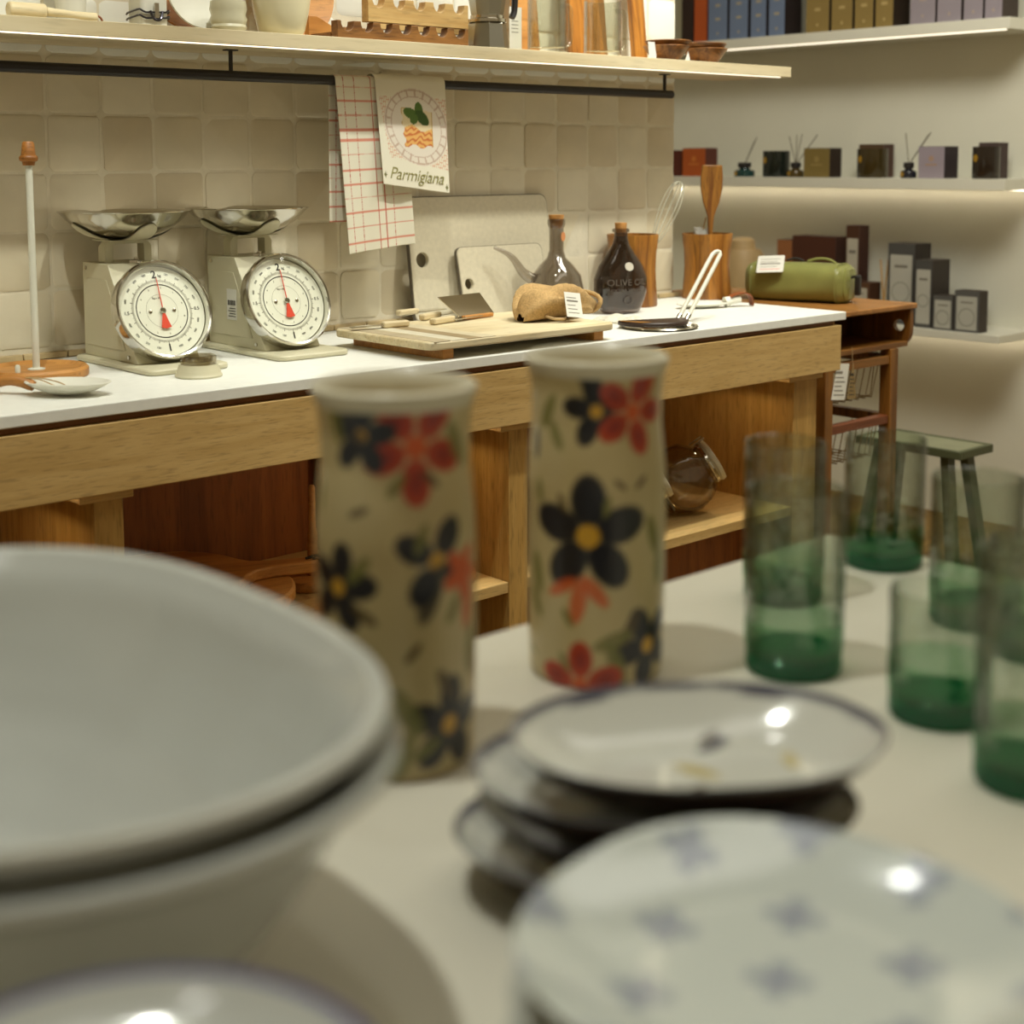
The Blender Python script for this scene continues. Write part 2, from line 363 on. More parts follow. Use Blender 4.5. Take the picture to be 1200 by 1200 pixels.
# ================================================================== THINGS ON THE WORKTOP
# ------------------------------------------------------------------ kitchen scales
def make_scale(label, loc):
    t = thing('kitchen_scale', label, 'scale', loc, group='kitchen scales on the worktop')
    base = MB().prism(rrect(-.078, .078, -.178, .112, .02), .0, .010, 'xy').build('base_plate', m_cream, t, bevel=.003)
    MB().prism(rrect(-.07, .07, -.17, .104, .02), -.0, .0015, 'xy').build('rubber_pad', plain('rubber_brown', '#4a2c18', .8), base)
    body = MB().prism([(.10, .010), (.10, .178), (.002, .178), (-.10, .012), (-.10, .010)], -.06, .06, 'yz').build('body', m_cream, t, bevel=.006, seg=3)
    MB().prism([(.086, .030), (-.058, .030), (.006, .150), (.086, .150)], -.0612, -.0602, 'yz').build('pressed_side', m_cream, body, bevel=.0005)
    for yy, zz in ((.085, .168), (-.07, .02)): MB().tube([(-.0598, yy, zz), (-.0625, yy, zz)], .0035, 10).build('screw', m_steel, body)
    # dial, tilted back 30 degrees
    ang = R(68)          # dial leans back 22 degrees
    d = bpy.data.objects.new('dial', None)
    n = Vector((0, -math.sin(ang), math.cos(ang)))
    M = Matrix.Translation(Vector((0, -.070, .094)) + n*.006) @ Matrix.Rotation(ang, 4, 'X')
    rd = .0905
    bez = MB().rev([(rd-.008, -.006), (rd, -.006), (rd+.0012, .006), (rd, .016), (rd-.003, .0185), (rd-.006, .0175), (rd-.0075, .010), (rd-.008, -.006)], 72).build('dial_bezel', m_chrome, t)
    bez.matrix_local = M
    face = MB().rev([(0, 0), (0, .004), (rd-.009, .004), (rd-.009, 0), (0, 0)][1:4], 64).build('dial_face', m_dial, bez)
    tk = MB()
    for i in range(200):
        a = 2*PI*i/200; l = .006 if i % 10 == 0 else (.004 if i % 5 == 0 else .0028)
        r0 = .0545; w_ = .00035 if i % 10 else .0006
        ca, sa = math.cos(a), math.sin(a)
        tk._add([(r0*ca-w_*sa, r0*sa+w_*ca, .0043), (r0*ca+w_*sa, r0*sa-w_*ca, .0043), ((r0+l)*ca+w_*sa, (r0+l)*sa-w_*ca, .0043), ((r0+l)*ca-w_*sa, (r0+l)*sa+w_*ca, .0043)], [(0, 1, 2, 3)])
    tk.build('tick_marks', m_inkgrey, bez)
    def ring(nm, r0, r1, mt, z=.0045): MB().rev([(r0, z), (r1, z)], 72).build(nm, mt, bez)
    ring('inner_ring', .0475, .0492, m_ink); ring('fine_ring', .0300, .0304, m_inkgrey); ring('outer_ring', .0535, .0539, m_inkgrey)
    text('numeral', '2', .019, m_ink, bez, (-.002, .0665, .0045), (0, 0, 0), bold=.0004); text('unit_mark', 'kg', .007, m_ink, bez, (.0085, .0645, .0045), (0, 0, 0))
    text('numeral', '1', .018, m_ink, bez, (0, -.0675, .0045), (0, 0, 0), bold=.0004)
    text('numeral', '0.5', .0085, m_ink, bez, (.0675, 0, .0045), (0, 0, 0)); text('numeral', '1.5', .0085, m_ink, bez, (-.0675, 0, .0045), (0, 0, 0))
    for i in range(20):
        if i % 5 == 0: continue
        a = PI/2-2*PI*i/20; v = (i*100) % 1000
        text('numeral', '%d' % v, .0056, m_ink, bez, (.069*math.cos(a), .069*math.sin(a), .0045), (0, 0, a-PI/2 if math.sin(a) > 0 else a+PI/2), bold=-.0001)
    text('unit_mark', '2kg x 10g', .0045, m_inkgrey, bez, (-.006, .024, .0045), (0, 0, 0))
    for i in range(11):
        a = 2*PI*(i+.5)/11; text('inner_numeral', '%d' % (i % 5), .0045, m_inkgrey, bez, (.0425*math.cos(a), .0425*math.sin(a), .0045), (0, 0, 0))
    for sx in (-.023, .023): MB().rev([(.0035, .004), (.0035, .0055), (.002, .006), (0, .006)], 14, c=(sx, 0)).build('dial_screw', m_steel, bez)
    MB().prism([(-.0009, 0), (-.0007, .060), (.0007, .060), (.0009, 0), (.0095, -.031), (0, -.033), (-.0095, -.031)], .0075, .0083, 'xy').build('needle', m_red, bez)
    MB().rev([(.0055, .0045), (.0055, .009), (.004, .0105), (0, .0105)], 18).build('needle_hub', m_chrome, bez)
    MB().rev([(rd-.0075, .0135), (rd-.03, .0155), (0, .0165)], 48).build('dial_glass', glassy('dial_cover_glass', '#fbfbf6', fres=1.25), bez)
    # neck, tray support, bowl
    nk = MB()
    for s_ in (-1, 1): nk.prism([(s_*.030, .178), (s_*.046, .178), (s_*.046, .206), (s_*.038, .2165), (s_*.028, .2165), (s_*.028, .211), (s_*.030, .209)], .038, .064, 'xz')
    nk.box(-.03, .03, .038, .064, .211, .2165); nk.build('neck_strap', m_cream, t, bevel=.001)
    k_ = MB().rev([(.011, .178), (.011, .183), (.004, .185), (.004, .188), (0, .188)], 10, mod=lambda a: 1+.25*math.cos(6*a)).build('zero_knob', m_steel, t, (0, .01, 0))
    sup = MB()
    prof = lambda r: .2205+.046*(r/.114)**3.0                          # underside of the bowl
    for an in (0, 90, 180, 270):
        ca, sa = math.cos(R(an)), math.sin(R(an))
        def fn(u, v, ca=ca, sa=sa):
            rr = .02+.080*v; hw = .026*(1-.35*v)*math.sqrt(max(.05, 1-max(0, (v-.75)/.25)**2))
            yy = (u-.5)*2*hw; return (ca*rr-sa*yy, .05+sa*rr+ca*yy, prof(math.hypot(rr, yy))-.0022)
        sup.grid(fn, 9, 16); sup.grid(lambda u, v, fn=fn: tuple(np.array(fn(u, v))-np.array((0, 0, .0018))), 9, 16)
    sup.box(-.045, .045, .012, .088, .2165, .2185); sup.build('tray_support', m_cream, t)
    pb = [(0, .2205)]+[(.114*k/12, prof(.114*k/12)) for k in range(3, 13)]+[(.1175, .2685), (.1178, .2695), (.113, .2685)]+[(.1128*k/12, prof(.114*k/12)+.0015) for k in range(11, 2, -1)]+[(0, .222)]
    MB().rev(pb, 72).build('weighing_bowl', m_steel, t, (0, .05, 0))
    return t
s1 = make_scale('cream kitchen scale with steel bowl beside the paper towel holder', (1.217, 2.34, C+.0005))
s2 = copy_tree(s1); s2.location = (1.473, 2.34, C+.0005); s2['label'] = 'cream kitchen scale with barcode sticker on its side'
bod2 = [c_ for c_ in s2.children if c_.name.startswith('body')][0]
lb = MB().box(-.0626, -.0622, -.006, .028, .060, .118).build('barcode_label', m_paper, bod2)
bc = MB()
for k in range(14): bc.box(-.0630, -.0627, -.003+k*.002, -.003+k*.002+rng.choice([.0006, .0011]), .088, .097)
for k in range(4): bc.box(-.0630, -.0627, -.003, .023-.004*(k % 2), .066+k*.005, .0675+k*.005)
bc.build('barcode', m_ink, lb)

# ------------------------------------------------------------------ paper towel holder
p = gz(43, 441, C)
t = thing('paper_towel_holder', 'wooden paper towel holder with white pole and wooden knob', 'towel holder', (p[0], p[1], C+.0004))
MB().rev([(0, 0), (.083, 0), (.085, .003), (.085, .013), (.081, .017), (.076, .0165), (.070, .012), (.066, .0115), (0, .0115)], 56).build('base', m_boardb, t)
MB().rev([(.0145, .0115), (.0145, .013), (.006, .015), (.0058, .36), (0, .36)], 20).build('pole', plain('white_lacquer', '#d9d8c8', .3, noise=.01), t)
MB().rev([(.0095, .352), (.0105, .358), (.0145, .360), (.0155, .364), (.0140, .3675), (.0118, .369), (.0095, .389), (.0075, .3915), (0, .3918)], 28).build('knob', m_teak, t)
q = gz(21, 440, C+.012)
MB().rev([(.0042, .0115), (.0042, .026), (.003, .0288), (0, .0295)], 14).build('peg', MATS['white_lacquer'], t, (q[0]-p[0], q[1]-p[1], 0))

# ------------------------------------------------------------------ white spoon with wooden handle
p = gz(80, 463, C)
t = thing('serving_spoon', 'white oval serving spoon with a wooden handle and twine loop', 'spoon', (p[0], p[1], C), rz=R(-48))
def spoonmesh(a, b, dep, th):
    m = MB(); pr = []
    for k in range(9): f_ = k/8; pr.append((f_, dep*f_**2.2))
    pr += [(.985, dep+th*.4), (.95, dep*.95**2.2+th)]+[(f_, dep*f_**2.2+th) for f_ in (.8, .6, .4, .2, 0)]
    m.rev(pr, 40); m.v = [(x*a, y*b, z) for x, y, z in m.v]; return m
spoonmesh(.068, .043, .020, .004).build('spoon_bowl', m_ceramm, t, (0, 0, .0005))
MB().tube(spline([(-.055, 0, .013), (-.075, 0, .020), (-.10, 0, .022), (-.14, 0, .012), (-.17, 0, .009)], 6), [.008]*2+[.009]*20+[.008]*3, 12).build('handle', m_boardb, t)
MB().tube(spline([(-.065, .005, .026), (-.045, .010, .024), (-.02, .012, .018), (-.006, .004, .014), (-.018, -.004, .015), (-.045, .002, .023), (-.066, -.004, .027)], 6), .0011, 6).build('twine_loop', m_string, t)

# ------------------------------------------------------------------ ribbed pot with glass top
p = gz(233, 441, C)
t = thing('ribbed_pot', 'small cream ribbed pot with a clear lid in front of the scales', 'pot', (p[0], p[1], C+.0003))
MB().rev([(0, 0), (.039, 0), (.0395, .003), (.037, .006), (.0365, .009), (.0348, .012), (.034, .0155), (.0325, .0185), (.032, .021), (0, .021)], 44).build('body', m_cream, t)
MB().rev([(0, .021), (.030, .021), (.030, .034), (.027, .036), (.024, .034), (.024, .026), (0, .026)], 40).build('lid', glassy('lid_glass', '#d8d2c4', fres=1.6), t)

# ------------------------------------------------------------------ serving board with knives and pouch
zb = C+.035
t = thing('serving_board', 'pale rectangular serving board raised on two wooden feet', 'board', (1.83, 2.13, C))
MB().prism(rrect(-.24, .24, -.152, .152, .022), .020, .035, 'xy').build('board', m_board, t, bevel=.003)
for k, x in enumerate((-.185, .205)): MB().box(x-.013, x+.013, -.135, .14, .0002, .0198).build('foot', m_boardb, t, bevel=.001)
for k, (x, c_) in enumerate(((-.21, '#b6a78a'), (-.17, '#d6cfb8'), (-.135, '#9f8b68'), (-.10, '#d3c6a6'))):
    MB().box(x-.018, x+.017, -.151, .151, .0345, .0356).build('inlay_stripe', plain('inlay_%d' % k, c_, .5, noise=.1, nscale=20), t)
ZS = zb+.0014
def knife(px, py, rz, L1, L2, wid, label, dz=0):
    p = gz(px, py, ZS); k = thing('cheese_knife', label, 'knife', (p[0], p[1], ZS+dz), rz, 'cheese knives on the serving board')
    MB().prism([(0, -wid*.35), (L1*.1, -wid/2), (L1, -wid/2), (L1, wid/2), (0, wid*.4)], .004, .0056, 'xy').build('blade', m_steel, k)
    MB().prism(rrect(-L2, .008, -.008, .008, .004), .0, .012, 'xy').build('handle', m_board, k, bevel=.003)
knife(528, 377, R(14), .10, .062, .026, 'cheese knife nearest the front of the serving board', .0)
knife(512, 372, R(20), .10, .06, .022, 'cheese knife with pale handle lying behind the front one', .0)
knife(452, 384, R(172), .075, .05, .016, 'small slim cheese knife at the left of the serving board')
knife(486, 368, R(8), .085, .05, .030, 'short square cheese cleaver at the back of the serving board')
p = gz(556, 371, ZS); k = thing('cheese_plane', 'broad steel blade leaning on the burlap pouch', 'knife', (p[0], p[1], ZS), R(8), 'cheese knives on the serving board')
MB().prism([(-.055, -.030), (.05, -.030), (.055, .030), (-.075, .030)], -.0008, .0008, 'xy').build('blade', m_steel, k, (0, .012, .0235), (R(42), 0, 0))
MB().prism(rrect(-.06, .03, -.006, .006, .003), 0, .008, 'xy').build('handle', m_boardb, k, (.0, -.022, .0), bevel=.002)
p = gz(648, 372, ZS)
t = thing('burlap_pouch', 'rolled tan burlap pouch with a price tag on the serving board', 'pouch', (p[0], p[1], ZS), R(10))
m_bur = plain('burlap', '#b39260', .95, noise=.22, nscale=260, bump=.6, bscale=420)
def pouch(u, v):
    a = 2*PI*u; x = .10-.21*v; e = math.sin(PI*min(1, max(0, .10+.898*v)))**.35
    fold = .006*math.sin(5*a+7*v)+.005*math.sin(11*v+2*a)+.003*math.sin(17*v+3*a)
    ry, rz_ = (.058+fold)*e, (.031+fold*.8)*e*(.75+.45*v)
    return (x, ry*math.cos(a), max(.0005, rz_*1.05+rz_*math.sin(a)*1.05))
MB().grid(pouch, 40, 30, wrap=True).build('bag', m_bur, t)
MB().tube([(.101+.004*math.sin(i), .050*math.cos(2*PI*i/20), .025+.022*math.sin(2*PI*i/20)) for i in range(20)], .005, 8, True).build('rolled_hem', m_bur, t)
MB().tube(spline([(-.07, -.03, .012), (-.075, -.055, .008), (-.055, -.066, .006), (-.04, -.06, .006)], 5), .003, 6).build('drawstring', m_string, t)
tg = MB().prism([(-.022, -.026), (.022, -.026), (.024, .026), (-.020, .026)], 0, .0006, 'xy').build('price_tag', m_paper, t, (-.03, -.072, .033), (R(68), R(8), R(-12)))
for k in range(5): MB().box(-.016, .014-.004*(k % 3), -.018+k*.008, -.0165+k*.008+(.002 if k == 3 else 0), .0007, .0009).build('tag_print', m_inkgrey, tg)

# ------------------------------------------------------------------ cutting boards leaning on the wall
m_stoneb = plain('speckled_composite', '#c3b9a0', .6, noise=.06, nscale=90, bump=.1, bscale=300)
m_dkedge = plain('dark_board_edge', '#5c5346', .6)
def leaning(px0, px1, ytop, Y, label, hole, hr, rad, nm):
    a = gy(px0, ytop, Y); b = gy(px1, ytop, Y); wd = b[0]-a[0]; top = a[2]-C; lean = .035; hgt = math.hypot(top, lean)
    t = thing('cutting_board', label, 'cutting board', (a[0]+wd/2, Y-lean, C+.0004), group='stone cutting boards against the tiles')
    t.rotation_euler = (-math.atan2(lean, top), 0, 0)
    h = gy(hole[0], hole[1], Y-lean*.5); hx = h[0]-a[0]-wd/2; hz = (h[2]-C)*hgt/top
    out = rrect(-wd/2, wd/2, 0, hgt, rad); ho = circ(hx, hz, hr)
    MB().prism([(x*.992, (z-hgt/2)*.99+hgt/2) for x, z in out], .0008, .0088, 'xz', [ho]).build('core', m_stoneb, t)
    MB().prism(out, .0008, .009, 'xz', [[(x*.990, (z-hgt/2)*.986+hgt/2) for x, z in out]]).build('dark_edge_band', m_dkedge, t)
    sc_ = lambda o_, e: [(x*(1-e/wd*2), (z-hgt/2)*(1-e/hgt*2)+hgt/2) for x, z in o_]
    MB().prism(sc_(out, .0022), -.0008, .0007, 'xz', [circ(hx, hz, hr+.0012)]).build('face', m_stoneb, t)
    return t
leaning(474, 640, 231, 2.488, 'large speckled stone cutting board with round hole behind the smaller one', (495, 305), .0165, .022, 'big')
leaning(534, 634, 290, 2.452, 'small speckled stone cutting board with dark edge and round hole', (550, 333), .012, .016, 'small')

# ------------------------------------------------------------------ oil cruet, oil bottle
p = gy(652, 318, 2.345)
t = thing('oil_cruet', 'smoky glass oil cruet with long curved spout and cork', 'cruet', (p[0], p[1], C+.0004))
pr = [(0, .001), (.052, .001), (.058, .010), (.062, .035), (.063, .065), (.056, .098), (.038, .122), (.022, .138), (.0165, .155), (.0165, .205), (.0185, .208), (.0205, .214), (.0205, .222), (.0185, .226)]
MB().rev(pr+[(.0165, .226), (.0140, .205), (.0140, .155), (.0195, .137), (.0355, .120), (.0535, .096), (.0605, .065), (.0595, .035), (.0555, .012), (0, .005)], 44).build('body', m_smoke, t)
sp = spline([(-.044, .028, .088), (-.066, .040, .105), (-.085, .050, .135), (-.10, .060, .150), (-.125, .072, .163)], 6)
MB().tube(sp, [.017-.0135*(i/(len(sp)-1))**.6 for i in range(len(sp))], 14).build('spout', m_smoke, t)
MB().rev([(0, .205), (.0135, .205), (.0165, .2265), (.0175, .235), (0, .235)], 20).build('stopper', m_cork, t)
MB().rev([(0, 0), (.0105, 0), (.0105, .0008), (0, .0008)], 24).build('round_sticker', plain('orange_sticker', '#c7824f', .6), t, (.006, -.0155, .186), (R(90), 0, R(20)))
p = gz(727, 367, C)
t = thing('oil_bottle', 'flat smoked olive oil bottle with raised lettering and cork', 'bottle', (p[0], p[1], C+.0004), R(-18)); t.scale = (1.1, 1.1, 1.03)
m_smoked = glassy('dark_smoked_glass', '#c4bdb9', wavy=.3, fres=1.5)
pr = [(0, .001), (.040, .001), (.046, .006), (.056, .030), (.0625, .055), (.062, .080), (.052, .108), (.032, .136), (.019, .156), (.0145, .172), (.0145, .184), (.0185, .186), (.0185, .191), (.0145, .1935)]
b = MB().rev(pr+[(.0115, .1935), (.0115, .172), (.016, .156), (.029, .134), (.049, .106), (.0585, .080), (.059, .055), (.0525, .031), (.042, .009), (0, .006)], 44)
def flat(v): x, y, z = v; k = 1 if z > .16 else (.55 if z < .12 else .55+.45*(z-.12)/.04); return (x, y*k, z)
b.v = [flat(v) for v in b.v]; b.build('body', m_smoked, t)
MB().rev([(0, .176), (.011, .176), (.0125, .196), (.0130, .206), (0, .206)], 18).build('cork', m_cork, t)
m_emb = plain('raised_glass_lettering', '#5d554d', .15, noise=.05)
def bent(s, size, z, yo):
    o = text('lettering', s, size, m_emb, t, (0, 0, 0), (0, 0, 0), ext=.0006)
    for v in o.data.vertices:
        x, y_ = v.co.x, v.co.y; zz = z+y_; rr = np.interp(zz, [0, .03, .055, .08, .108], [.045, .056, .0625, .062, .052]); k = min(.98, abs(x)/rr)
        v.co = (x, -(.55*rr*math.sqrt(1-k*k))-.0006-v.co.z, zz)
bent('OLIVE OIL', .0205, .072, 0); bent('EXTRA VIRGIN', .0115, .054, 0)
MB().rev([(0, 0), (.010, 0), (.010, .001), (0, .001)], 22).build('round_sticker', plain('grey_sticker', '#bdb6a6', .6), t, (.004, -.0305, .108), (R(72), 0, 0))
MB().rev([(.009, 0), (.0105, 0), (.0105, .001), (.009, .001), (.009, 0)], 22).build('raised_seal', m_emb, t, (.002, -.034, .032), (R(95), 0, 0))

# knitted cloth under the bottle
p = gz(714, 377, C)
def cloth(u, v):
    x = (u-.5)*.07; y = (v-.5)*.11; return (x, y, .011+.0035*math.sin(70*x+20*y)+.003*math.sin(130*y)-.010*max(0, (2*abs(u-.5))**6+(2*abs(v-.5))**6)*.9)
m = MB().grid(cloth, 24, 40); m.box(-.032, .032, -.052, .052, 0, .004)
tag(m.build('knitted_cloth', plain('white_knit', '#d8d3c0', .95, noise=.2, nscale=160, bump=.9, bscale=260), None, (p[0]+.005, p[1]-.02, C+.0003), (0, 0, R(12))), 'folded white knitted cloth at the right end of the serving board', 'cloth')

# ------------------------------------------------------------------ crocks with utensils
def crock(px, py, r, h, label):
    p = gz(px, py, C); t = thing('utensil_crock', label, 'crock', (p[0], p[1], C+.0004), group='acacia utensil crocks')
    pr = [(0, .0), (r*.98, 0), (r, .003), (r*.94, h*.3), (r*.91, h*.5), (r*.94, h*.75), (r*1.03, h-.002), (r*1.025, h), (r*.93, h), (r*.86, h*.75), (r*.83, h*.5), (r*.86, h*.3), (r*.9, .012), (0, .012)]
    MB().rev(pr, 48).build('body', m_teakz, t); return t, p
ck1, p1 = crock(741, 358, .062, .176, 'acacia utensil crock behind the oil bottle holding a whisk')
ck2, p2 = crock(828, 349, .064, .168, 'acacia utensil crock at the worktop end holding a wooden spatula')
m_wire = plain('whisk_wire', '#d8d6c4', .25, .5, noise=.01)
t = thing('whisk', 'balloon whisk with pale wires leaning in the acacia crock', 'whisk', (p1[0], p1[1], C+.014))
a = Vector((-.005, .0, .0)); bdir = (Vector(gy(797, 213, p1[1]-.02))-Vector((p1[0], p1[1], C+.014))-a); Lw = bdir.length; bdir.normalize()
s_ = bdir.cross(Vector((0, 0, 1))).normalized(); u_ = s_.cross(bdir)
MB().tube([a+bdir*.0, a+bdir*(Lw*.48)], .006, 12).build('handle', m_wire, t)
for k in range(5):
    an = PI*k/5; dr = s_*math.cos(an)+u_*math.sin(an); pts = []
    for i in range(29):
        q = i/28*2*PI; along = Lw*.46+Lw*.54*(1-math.cos(q))/2; wd = .030*math.sin(q)*(.55+.45*(1-math.cos(q))/2)
        pts.append(a+bdir*along+dr*wd)
    MB().tube(pts, .0011, 6).build('wire_loop', m_wire, t)
t = thing('wooden_spatula', 'brown wooden spatula standing upright in the acacia crock', 'spatula', (p2[0]-.014, p2[1]-.018, C+.014))
k_ = .355/.28
out = [(-.005, 0), (-.0055, .15), (-.009, .20), (-.022, .235), (-.029, .27), (-.030, .30), (-.027, .331)]; out = out+[(-x, z) for x, z in out[::-1]]
md = wood('spatula_wood', '#6a3c10', '#9c6a28', 'Z', 2.5, .45, .2)
MB().prism(out, -.004, .004, 'xz').build('blade', md, t, rot=(0, R(1), R(-30)), bevel=.0025)
t = thing('plastic_packet', 'crumpled clear and white packet inside the spatula crock', 'packet', (p2[0]+.010, p2[1]+.022, C+.10))
m = MB().rev([(0, 0), (.015, .0), (.022, .03), (.024, .066), (.014, .078), (0, .078)], 18); m.v = [(x+rng.normal(0, .003), y+rng.normal(0, .003), z+rng.normal(0, .004)) for x, y, z in m.v]
m.build('film', plain('white_film', '#d6d6d2', .25, noise=.1), t, smooth=False)
MB().tube([(-.004, 0, .07), (.004, 0, .092), (.010, 0, .108)], .0022, 6).build('twist_tie', m_string, t)

# ------------------------------------------------------------------ folding pan, spoon rest
p = gz(772, 384, C)
t = thing('folding_pan', 'flat dark pan in a tan sleeve with a white folding loop handle', 'pan', (p[0], p[1], C+.0004))
MB().rev([(0, 0), (.078, 0), (.085, .004), (.083, .006), (.076, .003), (0, .003)], 48).build('tray', m_steel, t)
hf = [(.080*math.cos(a), .076*math.sin(a)) for a in np.linspace(R(-185), R(5), 30)]
MB().prism(hf, .0065, .0165, 'xy').build('sleeve', plain('dark_leather', '#2e1a0e', .45, noise=.1), t, (0, .02, 0), (0, 0, R(-20)), bevel=.003)
MB().prism([(-.08, .0), (-.03, -.055), (-.055, -.056), (-.081, -.012)], .0166, .0174, 'xy').build('tan_edge', plain('tan_leather', '#9a6a2c', .5), t, (0, .02, 0), (0, 0, R(-20)))
h0 = Vector(gz(800, 374, C+.012))-Vector((p[0], p[1], C)); tip = Vector(gy(840, 297, p[1]+.02))-Vector((p[0], p[1], C)); 
ax = (tip-h0).normalized(); sd = Vector((.9, -.45, 0)).normalized()*.0105
lo = [h0-sd]+[h0-sd+(tip-h0)*k/6 for k in range(1, 6)]+[tip-sd*.9-ax*.003, tip-sd*.5+ax*.004, tip+ax*.0055, tip+sd*.5+ax*.004, tip+sd*.9-ax*.003]+[h0+sd+(tip-h0)*k/6 for k in range(5, 0, -1)]+[h0+sd]
MB().tube(lo, .0048, 12).build('loop_handle', plain('ivory_handle', '#dcd8c6', .35), t)
for s_ in (-1, 1):
    MB().tube([h0+sd*s_*1.0-ax*.006, h0+sd*s_+ax*.012], .0058, 10).build('hinge_sleeve', m_steel, t)
MB().tube([h0-sd*1.6-ax*.004, h0+sd*1.6-ax*.004], .005, 10).build('hinge_pin', m_steel, t)
p = gz(823, 361, C)
t = thing('spoon_rest', 'white ceramic spoon rest with a tan leather strap', 'spoon rest', (p[0], p[1], C+.0004), R(-25))
m = spoonmesh(.068, .032, .010, .004); m.build('dish', m_ceramm, t)
MB().tube([(.06, 0, .012), (.082, 0, .017), (.10, 0, .019)], [.013, .010, .009], 12).build('stem', m_ceramm, t)
st = MB()
pts = spline([(.072, 0, .026), (.09, 0, .033), (.112, 0, .035), (.128, 0, .026), (.133, 0, .004)], 6)
for k in range(len(pts)-1):
    a, b = pts[k], pts[k+1]; st._add([(a.x, -.012, a.z), (a.x, .012, a.z), (b.x, .012, b.z), (b.x, -.012, b.z), (a.x-.001, -.012, a.z-.003), (a.x-.001, .012, a.z-.003), (b.x-.002, .012, b.z-.003), (b.x-.002, -.012, b.z-.003)],
        [(0, 1, 2, 3), (7, 6, 5, 4), (0, 4, 5, 1), (1, 5, 6, 2), (2, 6, 7, 3), (3, 7, 4, 0)])
st.build('strap', m_leather, t)

# ================================================================== TEA TOWELS on the rail
def towel(name, label, x0, x1, zf, zbk, paint, dy, wav, nu=110, nv=300, skew=0., slant=0., taper=0.):
    rr = .0112+dy; Lf = RZ-zf; Lb = RZ-zbk; arc = PI*rr; tot = Lf+arc+Lb; wd = x1-x0; uv = []
    ty = lambda u, d: RY-rr-wav*(.006*d*math.sin(u*6+1)+.004*d*math.sin(11*u+2))-.003*d-(.012*d if dy > .003 else 0)
    def fn(u, v):
        s = v*tot; uv.append((u, s))
        if s < Lf+slant*0:
            d = 1-s/Lf; z = zf+s; y = ty(u, d)
            x = x0+u*wd+skew*d*wd-taper*d*(u-.5)*wd; z += slant*(u-.5)*d
        elif s < Lf+arc: a = (s-Lf)/rr; z = RZ+rr*math.sin(a); y = RY-rr*math.cos(a); x = x0+u*wd
        else: q = s-Lf-arc; d = q/Lb; z = RZ-q; y = RY+rr+.004*d*math.sin(9*u); x = x0+u*wd+.3*skew*d*wd-.010*d
        return (x, y, z)
    m = MB().grid(fn, nu, nv); UV = np.array(uv)
    o = m.build(name, painted('printed_cotton', .9, bump=.25, bscale=900), None, paint=lambda co: paint(UV[:, 0]*wd, Lf-UV[:, 1], wd), sharp=180)
    o.modifiers.new('thickness', 'SOLIDIFY').thickness = .0012
    tag(o, label, 'tea towel', 'tea towels on the rail')
    return o, lambda x, z: ty((x-x0)/wd, 1-(z-zf)/Lf)
wht = np.array(L('#dcd7c4')); rd1 = np.array(L('#b0402c')); rd2 = np.array(L('#c9664a'))
def mix(a, b, k): return a*(1-k[:, None])+b*k[:, None]
def check(x, d, wd):
    d = abs(d)
    c = np.tile(wht, (len(x), 1)); dash = (np.sin(d*2*PI/.0035) > -.3).astype(float); dash2 = (np.sin(x*2*PI/.0035) > -.3).astype(float)
    for q, w_ in ((.018, .0012), (.044, .0012), (.085, .0016), (.104, .0018), (.127, .0012)): c = mix(c, rd1, (abs(x-q) < w_)*(.85 if w_ > .0014 else dash*.9))
    for q, w_ in ((.012, .0012), (.040, .0022), (.068, .0012), (.097, .0026), (.117, .0026), (.146, .0012), (.176, .0014), (.205, .0022), (.232, .0012), (.26, .0018), (.29, .0018), (.32, .002)): c = mix(c, rd2, (abs(d-q) < w_)*(dash2*.9 if w_ < .0014 else .8))
    return c
